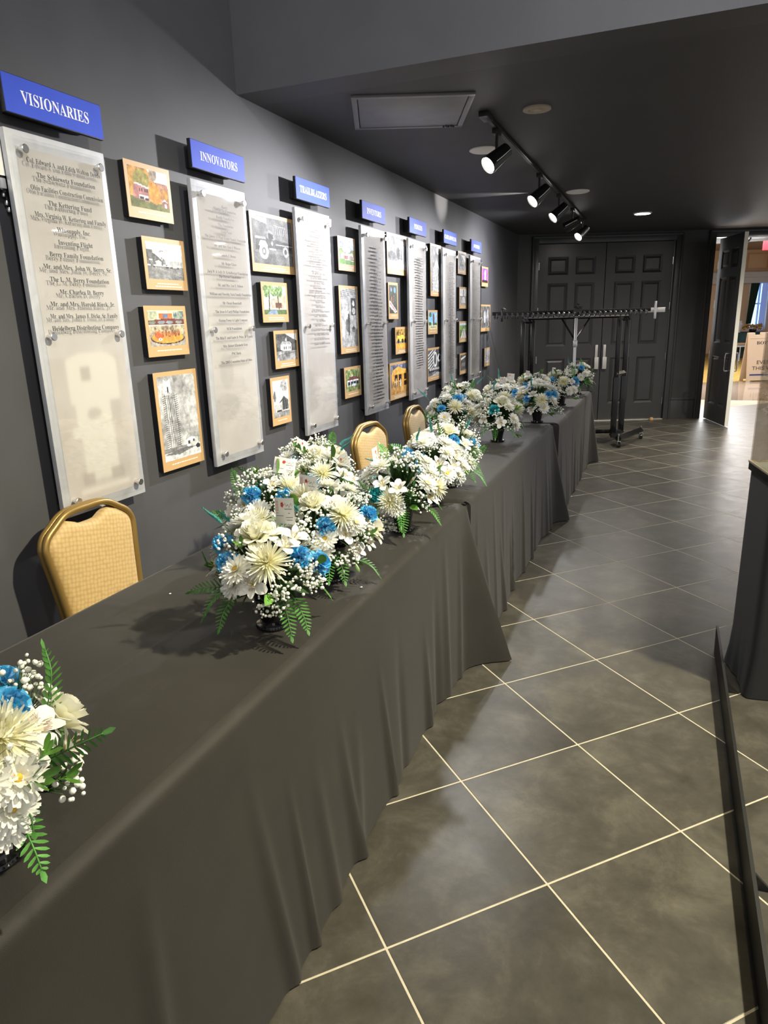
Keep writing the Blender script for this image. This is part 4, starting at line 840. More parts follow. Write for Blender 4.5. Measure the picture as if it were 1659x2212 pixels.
mb = MB(); mb.prism([(-1.6, 0.0), (1.68, 0.0), (1.745, 0.105), (-1.6, 0.105)], lambda u, v, w: (0.010*w+0.03*v-0.008, u, v)); mb.build('board', mat('black_board', (0.012, 0.012, 0.012), 0.5), gb)
for y in (-1.2, 0.2, 1.3):
    mb = MB(); mb.prism([(0, 0), (0.06, 0), (0, 0.06)], lambda u, v, w, y=y: (0.006+u, y+0.01*w, v)); mb.build('foot', BLACK, gb)

# small things on the floor and the wall
t = thing('door_stop', 'small tan rubber stop on the floor by the double doors', 'door stop', B(0.835, -0.06, 0))
mb = MB(); mb.lathe([(0.03, 0), (0.032, 0.012), (0.026, 0.03), (0.012, 0.04), (0.0001, 0.042)], 16); mb.build('stop_body', mat('tan_rubber', (0.55, 0.32, 0.14), 0.6), t)
for p in ((0.0, 2.985, 0.915), (0.0, 3.10, 0.905)):
    mb = MB(); mb.M = Matrix.Translation(p) @ Matrix.Rotation(0.4, 4, 'X'); mb.prism([(-0.008, 0), (0.004, 0.009), (0.009, -0.006)], lambda u, v, w: (0.0015*w, u, v))
    tag(mb.build('wall_chip', mat('white_plaster', (0.8, 0.8, 0.78), 0.8)), 'tiny white paint chip in the wall %s' % ('below the third panel, nearer one' if p[1] < 3 else 'below the shelter photo, farther one'), 'paint chip')

# ------------------------------------------------------------------ the ballroom beyond the open door
def zoom_out(s, z, t): k = (t+10.17)/23.02; return -3.21+(s+3.21)*k, 1.547+(z-1.547)*k
mb = MB(); mb.M = BM; mb.box((1.0, 1.30, -0.12), (16, 5.15, -0.001)); struct(mb.build('floor_corridor', mat('glossy_stone_floor', (0.42, 0.35, 0.29), 0.08, noise=0.06, nscale=3), smooth=False))
mb = MB(); mb.M = BM; mb.box((1.0, 5.15, -0.12), (20, 17.0, 0.0)); struct(mb.build('floor_carpet', mat('gold_carpet', (0.36, 0.25, 0.06), 0.9, noise=0.35, nscale=7, distort=2), smooth=False))
PEACH = mat('peach_wall_paint', (0.72, 0.56, 0.41), 0.6, noise=0.03, nscale=2)
TF = 15.5
mb = MB(); mb.M = BM; mb.box((4.0, TF, 0), (20, TF+0.2, 4.6)); struct(mb.build('wall_ballroom', PEACH, smooth=False))
mb = MB(); mb.M = BM; mb.box((1.62, 0.16, 3.55), (20, TF, 3.7)); struct(mb.build('ceiling_ballroom', mat('brown_ceiling', (0.45, 0.34, 0.26), 0.7), smooth=False))
mb = MB(); mb.M = BM; mb.box((1.4, 0.16, 0), (1.55, TF, 3.6)); struct(mb.build('wall_ballroom_left', PEACH, smooth=False))
mb = MB(); mb.M = BM; mb.box((1.55, 0.16, 2.62), (16, 0.30, 3.6)); struct(mb.build('wall_ballroom_front', PEACH, smooth=False))
CORN = mat('blue_white_trim', (0.62, 0.66, 0.78), 0.5)
mb = MB(); mb.M = BM; mb.box((6, TF-0.25, 2.42), (20, TF, 2.78)); mb.box((6, TF-0.32, 2.62), (20, TF-0.25, 2.80)); struct(mb.build('trim_4', CORN, bevel=0.02))
for s0 in (9.15, 10.05, 10.95, 11.85):
    mb = MB(); mb.M = BM
    for a, b_ in (((s0, 2.9), (s0+0.75, 2.94)), ((s0, 3.4), (s0+0.75, 3.44)), ((s0, 2.94), (s0+0.04, 3.4)), ((s0+0.71, 2.94), (s0+0.75, 3.4))): mb.box((a[0], TF-0.03, a[1]), (b_[0], TF, b_[1]))
    struct(mb.build('trim_5', mat('peach_moulding', (0.62, 0.42, 0.25), 0.5)))
wn = bpy.data.objects.new('window_1', None); COL.objects.link(wn); wn['kind'] = 'structure'
s0, z0 = zoom_out(8.82, 1.06, TF); s1, z1 = zoom_out(9.33, 2.33, TF)
mb = MB(); mb.M = BM; mb.box((s0+0.1, TF-0.02, z0-0.1), (s1+0.05, TF-0.005, z1+0.05)); mb.build('pane', mat('daylight_pane', (0.6, 0.8, 1), 0.3, emit='#9fd6ff', estr=2.2), wn, smooth=False)
mb = MB(); mb.M = BM
for s in (s0+0.08, (s0+s1)/2+0.1, s1+0.05): mb.box((s-0.03, TF-0.06, z0-0.12), (s+0.03, TF-0.02, z1+0.06))
for z in (z0-0.12, (z0+z1)/2, z1): mb.box((s0+0.08, TF-0.055, z-0.02), (s1+0.05, TF-0.02, z+0.03))
mb.build('window_frame', CORN, wn)
def drape(name, label, pts_top, pts_bot, m, ztop, zbot, t, grp=None):
    mb = MB()
    def fn(u, v):
        s = (pts_top[0]+(pts_top[1]-pts_top[0])*u)*(1-v)+(pts_bot[0]+(pts_bot[1]-pts_bot[0])*u)*v
        return tuple(B(s, t-0.03*math.sin(u*24), ztop+(zbot-ztop)*v))
    mb.grid(fn, 30, 8); o = mb.build(name, m, ang=80); tag(o, label, 'curtain', grp)
a = lambda p: zoom_out(p, 0, TF)[0]
drape('green_curtain', 'dark green curtain beside the ballroom window', (a(8.83), a(9.13)), (a(8.79), a(8.97)), mat('dark_green_velvet', (0.012, 0.045, 0.04), 0.8), z1+0.02, z0+0.02, TF-0.12)
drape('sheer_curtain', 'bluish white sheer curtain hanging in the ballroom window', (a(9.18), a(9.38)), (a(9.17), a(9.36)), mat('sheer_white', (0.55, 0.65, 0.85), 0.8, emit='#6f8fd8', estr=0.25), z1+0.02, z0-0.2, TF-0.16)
mb = MB(); mb.M = BM; mb.box((a(9.40), TF-0.35, 0), (a(9.40)+0.9, TF, 3.55)); struct(mb.build('trim_7', PEACH, bevel=0.02))
# round tables with teal cloths, chairs, centrepieces
TEAL = mat('teal_tablecloth', (0.010, 0.055, 0.065), 0.7)
def rtable(s, t, label):
    o = thing('round_table', label, 'table', B(s, t, 0), 0, 'teal tables in the ballroom')
    mb = MB(); nn = 48; V = []; zz = [(0.0001, .80), (.60, .80), (.62, .785), (.64, .5), (.68, .02)]
    for r, z in zz: V += [(r*math.cos(2*PI*i/nn)*(1+(0.03*math.sin(i*1.7) if z < .6 else 0)), r*math.sin(2*PI*i/nn)*(1+(0.03*math.sin(i*1.7) if z < .6 else 0)), z) for i in range(nn)]
    F = [(k*nn+i, k*nn+(i+1) % nn, (k+1)*nn+(i+1) % nn, (k+1)*nn+i) for k in range(4) for i in range(nn)]
    mb.add(V, F); mb.build('tablecloth', TEAL, o, ang=60)
    return o
st = 9.14
rtable(st, 13.4, 'round table with a teal cloth, seen between the open door and the sign')
rtable(st+2.4, 14.0, 'round table with a teal cloth, behind the peach sign')
c = thing('table_centrepiece', 'small brown and green centrepiece on the teal table', 'centrepiece', B(st+0.15, 13.2, 0.80))
mb = MB(); mb.lathe([(0.08, 0), (0.12, 0.05), (0.10, 0.10), (0.0001, 0.11)], 14); mb.build('bowl', BLACK, c)
mb = MB(); rr = random.Random(3)
for k in range(26): 
    p = Vector((rr.uniform(-.28, .28), rr.uniform(-.2, .2), rr.uniform(.1, .24))); mb.M = Matrix.Translation(p); mb.lathe([(0.0001, -.05), (.05, 0), (0.0001, .05)], 6, cap=False)
mb.build('dried_flowers', mat('ochre_flowers', (0.42, 0.26, 0.08), 0.8, noise=.5, nscale=30), c)
for k, (s, t, lb) in enumerate(((8.60, 12.45, 'gold seated chair in front of the teal table, left one'), (8.90, 12.42, 'gold seated chair in front of the teal table, right one'))):
    o = thing('ballroom_chair', lb, 'chair', B(s-(.12 if k == 0 else -.08), t, 0), ANG, 'gold seated chairs at the teal table')
    mb = MB(); mb.box((-.2, -.2, .44), (.2, .2, .50)); mb.build('seat', mat('pale_peach_seat', (0.62, 0.45, 0.30), .6), o, bevel=.02)
    mb = MB(); mb.box((-.2, -.23, .55), (.2, -.2, .60)); 
    for x in (-.18, .18): mb.tube([(x, -.21, 0), (x, -.21, .44)], .012, 6); mb.tube([(x, .18, 0), (x, .18, .44)], .012, 6)
    mb.v = mb.v[8:]; mb.f = [tuple(i-8 for i in q) for q in mb.f[6:]]; mb.m = mb.m[6:]
    mb.build('legs', BLACK, o)
for k, (s, t, z, lb, sc) in enumerate(((8.05, 11.6, 0, 'white chair back peeking out behind the open door edge', 1.0),)):
    o = thing('white_chair', lb, 'chair', B(s, t, z), ANG+0.5)
    mb = MB(); mb.box((-.2, -.2, .42), (.2, .2, .46)); mb.build('seat', CORN, o, bevel=.01)
    mb = MB(); mb.tube(smooth_path([(-.19, .2, .44), (-.2, .24, .75), (-.1, .26, .86), (.1, .26, .86), (.2, .24, .75), (.19, .2, .44)], 4), .018, 8); mb.build('back_frame', CORN, o)
    for x in (-.1, 0, .1):
        mb = MB(); mb.tube([(x, .21, .45), (x, .26, .85)], .012, 6); mb.build('back_spindle', CORN, o)
    for x, y in ((-.18, -.18), (.18, -.18), (-.18, .18), (.18, .18)):
        mb = MB(); mb.tube([(x, y, .42), (x*1.05, y*1.05, 0)], .014, 6); mb.build('leg', CORN, o)
vs = thing('white_vase', 'white vase standing on the teal table beside the centrepiece', 'vase', B(st-0.33, 13.2, 0.80))
mb = MB(); mb.lathe([(.07, 0), (.05, .03), (.09, .16), (.12, .26), (.08, .34), (.09, .37)], 20, cap=False); mb.build('vase_body', CORN, vs)
# exit sign hanging from the ballroom ceiling
e = thing('exit_sign', 'red lit exit sign hanging from the ballroom ceiling at the right edge', 'exit sign', B(5.27, 5.0, 2.72), ANG)
mb = MB(); mb.box((-.33, 0, 0), (.33, .06, .20)); mb.build('sign_box', mat('exit_red', (0.8, 0.1, 0.14), .4, emit='#ff2a44', estr=1.2), e, bevel=.006)
mb = MB(); add_text(mb, 'EXIT', .17, lambda u, v: (u, -0.002, v+.04), None, False); mb.build('lettering', mat('exit_letter', (1, .9, .9), .4, emit='#ffd0d0', estr=2), e, smooth=False)
mb = MB(); mb.tube([(0, .03, .20), (0, .03, .83)], .012, 6); mb.build('hanger', BLACK, e)
# peach sandwich board sign
SGN = mat('peach_sign_board', (0.70, 0.59, 0.47), 0.5)
sg = thing('sandwich_board', 'peach sandwich board sign with dark lettering on the glossy floor beyond the door', 'sign', B(5.33, 5.0, 0), ANG)
for yy, tilt, nm in ((0, 0.13, 'front_panel'), (0.30, -0.13, 'rear_panel')):
    mb = MB(); mb.M = Matrix.Translation((0, yy, 0)) @ Matrix.Rotation(-tilt, 4, 'X')
    mb.prism([(-.44, 0.0), (-.36, 0.0), (-.36, .04), (.36, .04), (.36, 0), (.44, 0), (.44, 1.05), (.29, 1.05), (.29, 1.00), (.16, 1.00), (.16, 1.05), (-.16, 1.05), (-.16, 1.00), (-.29, 1.00), (-.29, 1.05), (-.44, 1.05)], lambda u, v, w: (u, .022*w, v))
    mb.build(nm, SGN, sg, smooth=False)
mb = MB(); mb.M = Matrix.Rotation(-0.13, 4, 'X')
for wd, z, s, w in (('BOTTOM', .80, .095, .50), ('EVENTS', .38, .11, .46), ('THIS WEEK', .255, .11, .66)): add_text(mb, wd, s, lambda u, v, z=z: (u, -0.002, v+z), w, wd == 'BOTTOM')
mb.build('lettering', mat('navy_ink', (0.03, 0.02, 0.03), .6), sg, smooth=False)
mb = MB(); mb.M = Matrix.Rotation(-0.13, 4, 'X'); mb.box((-.38, -0.003, .135), (.38, -0.0005, .165)); mb.build('blue_stripe', mat('blue_stripe', (0.03, 0.05, 0.25), .5), sg, smooth=False)
mb = MB(); mb.M = Matrix.Rotation(-0.13, 4, 'X'); mb.box((-.40, -0.004, .93), (.40, 0, .945)); mb.build('top_ledge', SGN, sg, smooth=False)
lamp('ballroom_lamp', 'AREA', B(6.0, 6.0, 3.4), BALL_E, (1.0, 0.92, 0.84), B(6.0, 6.0, 0), size=4.0)
lamp('corridor_lamp', 'AREA', B(4.0, 2.6, 3.4), BALL_E*0.16, (1.0, 0.92, 0.84), B(3.6, 1.5, 0), size=1.2)
lamp('ballroom_daylight', 'AREA', B(3.3, 4.6, 2.2), 120, (0.92, 0.96, 1.0), B(1.4, -6.0, 0.2), size=2.6)

# ------------------------------------------------------------------ flowers
def petal_mat(name, c0, c1, rough=0.55, stripes=None, at1=0.9):
    m = bpy.data.materials.new(name); m.use_nodes = True; nt = m.node_tree; L = nt.links; b = nt.nodes['Principled BSDF']
    at = nt.nodes.new('ShaderNodeAttribute'); at.attribute_name = 'tip'
    cr = nt.nodes.new('ShaderNodeValToRGB'); e = cr.color_ramp.elements; e[0].color = (*c0, 1); e[1].color = (*c1, 1); e[1].position = at1
    L.new(at.outputs['Fac'], cr.inputs[0]); out = cr.outputs[0]
    if stripes:
        geo = nt.nodes.new('ShaderNodeNewGeometry'); n = nt.nodes.new('ShaderNodeTexNoise'); n.inputs['Scale'].default_value = 110; n.inputs['Detail'].default_value = 3; L.new(geo.outputs['Position'], n.inputs['Vector'])
        r2 = nt.nodes.new('ShaderNodeValToRGB'); r2.color_ramp.elements[0].position = 0.52; r2.color_ramp.elements[1].position = 0.68; L.new(n.outputs['Fac'], r2.inputs[0])
        mx = nt.nodes.new('ShaderNodeMix'); mx.data_type = 'RGBA'; L.new(r2.outputs[0], mx.inputs['Factor']); L.new(out, mx.inputs['A']); mx.inputs['B'].default_value = (*stripes, 1); out = mx.outputs['Result']
    L.new(out, b.inputs['Base Color']); b.inputs['Roughness'].default_value = rough
    b.inputs['Subsurface Weight'].default_value = 0.0
    tr = nt.nodes.new('ShaderNodeBsdfTranslucent'); L.new(out, tr.inputs[0]); ms = nt.nodes.new('ShaderNodeMixShader'); ms.inputs[0].default_value = 0.25
    o = nt.nodes['Material Output']; L.new(b.outputs[0], ms.inputs[1]); L.new(tr.outputs[0], ms.inputs[2]); L.new(ms.outputs[0], o.inputs[0])
    return m
M_SPI = petal_mat('cream_spider_petal', (0.86, 0.82, 0.42), (0.92, 0.91, 0.78))
M_DAI = petal_mat('white_daisy_petal', (0.84, 0.83, 0.62), (0.92, 0.92, 0.87), at1=.6)
M_ROS = petal_mat('cream_rose_petal', (0.84, 0.82, 0.54), (0.92, 0.91, 0.80))
M_BLU = petal_mat('blue_carnation_petal', (0.03, 0.27, 0.58), (0.07, 0.45, 0.78), stripes=(0.50, 0.74, 0.88))
M_TEA = petal_mat('teal_carnation_petal', (0.01, 0.24, 0.28), (0.03, 0.46, 0.50), stripes=(0.14, 0.60, 0.60))
M_ALS = petal_mat('white_lily_petal', (0.80, 0.70, 0.36), (0.90, 0.91, 0.86), at1=.42)
M_GYP = mat('white_gypsophila', (0.90, 0.90, 0.80), 0.6)
M_VER = petal_mat('teal_spike_floret', (0.04, 0.30, 0.28), (0.22, 0.62, 0.58))
M_LEAF = mat('green_leaf', (0.085, 0.21, 0.030), 0.38, noise=0.3, nscale=40, rand=0.35)
M_FERN = mat('fern_green', (0.070, 0.22, 0.040), 0.45, noise=0.3, nscale=60, rand=0.3)
M_STEM = mat('green_stem', (0.05, 0.12, 0.03), 0.5)
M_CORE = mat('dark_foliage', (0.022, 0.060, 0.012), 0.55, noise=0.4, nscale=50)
M_YEL = mat('yellow_flower_centre', (0.62, 0.40, 0.04), 0.7, noise=0.3, nscale=300)
M_LIN = mat('brown_petal_streak', (0.30, 0.10, 0.03), 0.6)

class FB(MB):
    """mesh builder that also records how far along the petal each vertex lies"""
    def __init__(s): super().__init__(); s.t = []
    def petal(s, base, d, up, L, w, curl=0.0, cup=0.0, seg=4, tipw=0.35, ruffle=0.0, r=None, basew=0.35):
        d = d.normalized(); side = d.cross(up); side = side.normalized() if side.length > 1e-6 else d.orthogonal().normalized(); nrm = side.cross(d)
        V = []; T = []
        for k in range(seg+1):
            t = k/seg; a = curl*t; c = base+d*(L*(math.sin(a)/curl if abs(curl) > 1e-4 else t))+nrm*(L*((1-math.cos(a))/curl if abs(curl) > 1e-4 else 0))
            ww = w*(basew+(1-basew)*math.sin(min(1, t/0.65)*PI/2)) if t < 0.65 else w*(1-(1-tipw)*((t-.65)/.35)**2)
            for q in (-1, 0, 1):
                rf = ruffle*(r.uniform(-1, 1) if r else 0)*t
                V.append(c+side*(q*ww/2)+nrm*((abs(q)*cup*ww)+rf)); T.append(t)
        F = []
        for k in range(seg):
            for q in (0, 1): F.append((k*3+q, k*3+q+1, k*3+q+4, k*3+q+3))
        s.add(V, F); s.t += T
    def fin(s, name, mats):
        while len(s.t) < len(s.v): s.t.append(0.0)
        me = bpy.data.meshes.new(name); me.from_pydata(s.v, [], s.f)
        for m in mats: me.materials.append(m)
        me.polygons.foreach_set('material_index', s.m); me.polygons.foreach_set('use_smooth', [True]*len(me.polygons))
        a = me.attributes.new('tip', 'FLOAT', 'POINT'); a.data.foreach_set('value', s.t); me.update(); return me
def sph(az, el): return Vector((math.cos(az)*math.cos(el), math.sin(az)*math.cos(el), math.sin(el)))
def mk_spider(seed):   # unit radius flower facing +z
    r = random.Random(seed); f = FB()
    for ring, (n, el, L, cu) in enumerate(((26, -0.30, 1.0, 0.25), (26, 0.0, 0.98, 0.45), (24, 0.30, 0.9, 0.6), (20, 0.62, 0.78, 0.7), (14, 0.95, 0.62, 0.7), (8, 1.25, 0.5, 0.5))):
        for k in range(n):
            az = 2*PI*(k+r.uniform(-.3, .3))/n+ring; e = el+r.uniform(-.12, .12); d = sph(az, e)
            f.petal(d*0.06, d, Vector((0, 0, 1)), L*r.uniform(.86, 1.06), r.uniform(.075, .105), cu*r.uniform(.5, 1.3), 0.35, 4, 0.45)
    return f.fin('spider_chrysanthemum', [M_SPI])
def mk_daisy(seed):
    r = random.Random(seed); f = FB()
    for ring, (n, el, L) in enumerate(((20, -0.12, 1.0), (18, 0.15, .95), (16, 0.42, .82), (12, 0.75, .62))):
        for k in range(n):
            az = 2*PI*(k+r.uniform(-.25, .25))/n+ring; d = sph(az, el+r.uniform(-.1, .1))
            f.petal(d*0.12, d, Vector((0, 0, 1)), L*r.uniform(.85, 1.03), r.uniform(.19, .25), r.uniform(.1, .5), 0.16, 4, 0.55)
    f.mi = 1; f.M = Matrix.Translation((0, 0, 0.20)); f.lathe([(0.0001, .10), (.12, .08), (.17, 0), (.12, -.05)], 12, cap=False)
    return f.fin('daisy_chrysanthemum', [M_DAI, M_YEL])
def mk_rose(seed):
    r = random.Random(seed); f = FB()
    for k in range(34):   # spiral of cupped petals
        t = k/33; az = k*2.4; rad = 0.06+0.62*t**1.1; el = 1.45-0.75*t**1.5
        base = Vector((math.cos(az)*rad*0.55, math.sin(az)*rad*0.55, -0.55+0.25*(1-t)))
        out = Vector((math.cos(az), math.sin(az), 0)); d = out*math.cos(el)+Vector((0, 0, 1))*math.sin(el)
        f.petal(base, d, -out, 0.95+0.12*t, 0.30+0.62*t, -0.55*t*t-(.5 if t > .7 else 0), 0.20, 5, 0.75, 0.03, r, .6)
    return f.fin('rose', [M_ROS])
def mk_carn(seed, m, name):
    r = random.Random(seed); f = FB()
    for k in range(70):
        t = (k+.5)/70; az = k*2.39996; el = 1.45-1.65*t; d = sph(az, el)
        f.petal(d*0.10, d, Vector((r.uniform(-1, 1), r.uniform(-1, 1), r.uniform(-1, 1))), r.uniform(.78, 1.0), r.uniform(.34, .5), r.uniform(-.5, .5), r.uniform(-.2, .2), 4, 0.9, 0.07, r, .15)
    return f.fin(name, [m])
def mk_alstro(seed):
    r = random.Random(seed); f = FB()
    for k in range(3):
        az = 2*PI*k/3; d = sph(az, 0.55); f.petal(Vector((0, 0, -.35)), d, Vector((0, 0, 1)), 1.15, .78, -.55, .10, 6, .4, .02, r, .22)
    for k in range(3):
        az = 2*PI*k/3+PI/3; d = sph(az, 0.72); f.petal(Vector((0, 0, -.33)), d, Vector((0, 0, 1)), 1.12, .50, -.45, .14, 6, .35, .01, r, .2)
    f.mi = 1
    for k in range(3):
        az = 2*PI*k/3+PI/3; d = sph(az, 0.72)
        side = d.cross(Vector((0, 0, 1))).normalized(); nn = side.cross(d)
        for q in range(-3, 4):
            a = Vector((0, 0, -.33))+d*.36+side*q*.055+nn*.035; b = a+d*r.uniform(.18, .34)-nn*.0+side*q*.012; w = side*.011
            f.add([a-w, a+w, b+w-nn*.03*0, b-w], [(0, 1, 2, 3)])
    f.mi = 2
    for k in range(5):
        d = sph(r.uniform(0, 2*PI), r.uniform(.9, 1.3)); f.tube([Vector((0, 0, -.3)), d*.35, d*.62+Vector((.05, 0, -.04))], .014, 4)
    return f.fin('peruvian_lily', [M_ALS, M_LIN, mat('pale_green_stamen', (.5, .5, .2), .6)])
def mk_gyp(seed):
    r = random.Random(seed); f = FB()
    pts = [sph(r.uniform(0, 2*PI), r.uniform(-.5, 1.5))*r.uniform(.45, 1.15) for _ in range(26)]
    for p in pts:
        s = r.uniform(.075, .16); f.mi = 0; f.M = Matrix.Translation(p) @ Matrix.Rotation(r.uniform(0, 3), 4, 'X'); f.lathe([(0.0001, -s), (s*.8, -s*.55), (s, 0.1*s), (s*.7, .7*s), (0.0001, s*.85)], 7, cap=False); f.M = Matrix.Identity(4)
        f.mi = 1; f.tube([Vector((0, 0, -.9)), p*.5+Vector((0, 0, -.3)), p], .012, 3)
    return f.fin('gypsophila', [M_GYP, M_STEM])
def mk_spike(seed):
    r = random.Random(seed); f = FB()
    path = smooth_path([(0, 0, -1.2), (0.05, 0, -.3), (.16, 0, .5), (.42, 0, 1.1), (.55, .0, 1.75)], 8); f.mi = 1; f.tube(path, .025, 5); f.mi = 0
    N = len(path)
    for i in range(N//3, N):
        t = (i-N/3)/(N*2/3); rad = .21*(1-t)**.7+.03
        for k in range(9):
            az = 2*PI*(k+.5*(i % 2))/9; d = Vector((math.cos(az), math.sin(az), .5)); f.petal(path[i], d, Vector((0, 0, 1)), rad*r.uniform(.9, 1.3), .085, .6, .2, 2, .7)
    return f.fin('speedwell_spike', [M_VER, M_STEM])
def mk_leaf(seed):
    r = random.Random(seed); f = FB(); f.petal(Vector((0, 0, -.6)), Vector((0, .25, 1)), Vector((0, 1, 0)), 2.1, .78, -.75, .12, 8, .04, 0, None, .12); return f.fin('leaf', [M_LEAF])
def mk_sprig(seed):   # three pointed leaves on one stem
    r = random.Random(seed); f = FB()
    for k in range(5): f.petal(Vector((0, 0, -.4+.18*k)), Vector((.8*math.cos(k*2.4), .8*math.sin(k*2.4), .9)), Vector((0, 0, 1)), 1.15, .40, .4, .15, 6, .04, 0, None, .15)
    f.tube([Vector((0, 0, -1)), Vector((0, 0, .4))], .025, 4); return f.fin('leaf_sprig', [M_LEAF])
def mk_fern(seed):
    r = random.Random(seed); f = FB()
    path = smooth_path([(0, 0, -.8), (0.05, 0, .0), (.25, 0, .7), (.62, 0, 1.15)], 8); f.tube(path, .022, 4); N = len(path)
    for i in range(5, N-1, 2):
        t = (i-5)/(N-6); d = (path[i+1]-path[i]).normalized()
        for s in (-1, 1): f.petal(path[i], d*.75+Vector((0, s, 0)), Vector((0, 0, 1)).cross(Vector((0, 1, 0))), .46*(1-t)**.6+.08, .13*(1-.4*t), .3, .1, 4, .12, 0, None, .3)
    f.petal(path[-2], path[-1]-path[-2], Vector((0, 1, 0)).cross(Vector((1, 0, 0))), .35, .14, 0, .1, 3, .1)
    return f.fin('fern_frond', [M_FERN])
KINDS = {'s': ([mk_spider(i) for i in (1, 2)], 'spider_chrysanthemum', .056), 'm': ([mk_daisy(i) for i in (3, 4)], 'daisy_chrysanthemum', .038), 'r': ([mk_rose(i) for i in (5, 6)], 'rose', .042),
         'b': ([mk_carn(i, M_BLU, 'blue_carnation') for i in (7, 8)], 'blue_carnation', .033), 't': ([mk_carn(9, M_TEA, 'teal_carnation')], 'teal_carnation', .036), 'a': ([mk_alstro(i) for i in (10, 11)], 'peruvian_lily', .037),
         'g': ([mk_gyp(i) for i in (12, 13, 14)], 'gypsophila', .034), 'v': ([mk_spike(i) for i in (15, 16)], 'speedwell_spike', .040), 'l': ([mk_leaf(17), mk_sprig(18)], 'leaf', .030), 'f': ([mk_fern(19)], 'fern_frond', .060)}
POTM = BLACKPL
mb = MB(); mb.lathe([(0.0001, 0.0), (0.043, 0.0), (0.045, 0.004), (0.043, 0.010), (0.034, 0.013), (0.031, 0.018), (0.036, 0.045), (0.045, 0.085), (0.052, 0.108), (0.055, 0.112), (0.052, 0.114), (0.046, 0.100), (0.0001, 0.095)], 36, cap=False)
POT = mb.mesh('pot', POTM, ang=40)
mb = MB()
for k in range(36): mb.M = Matrix.Rotation(2*PI*k/36, 4, 'Z') @ Matrix.Translation((0.044, 0, 0.006)); mb.lathe([(0.0001, -.003), (.0028, 0), (0.0001, .003)], 6, cap=False)
BEAD = mb.mesh('beaded_rim', BLACKPL)
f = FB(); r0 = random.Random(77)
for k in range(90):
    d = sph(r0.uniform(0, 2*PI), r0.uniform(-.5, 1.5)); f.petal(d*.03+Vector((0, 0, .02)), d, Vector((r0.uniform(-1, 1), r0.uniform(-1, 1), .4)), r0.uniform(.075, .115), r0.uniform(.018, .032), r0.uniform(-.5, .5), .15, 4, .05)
CORE = f.fin('foliage', [M_CORE])
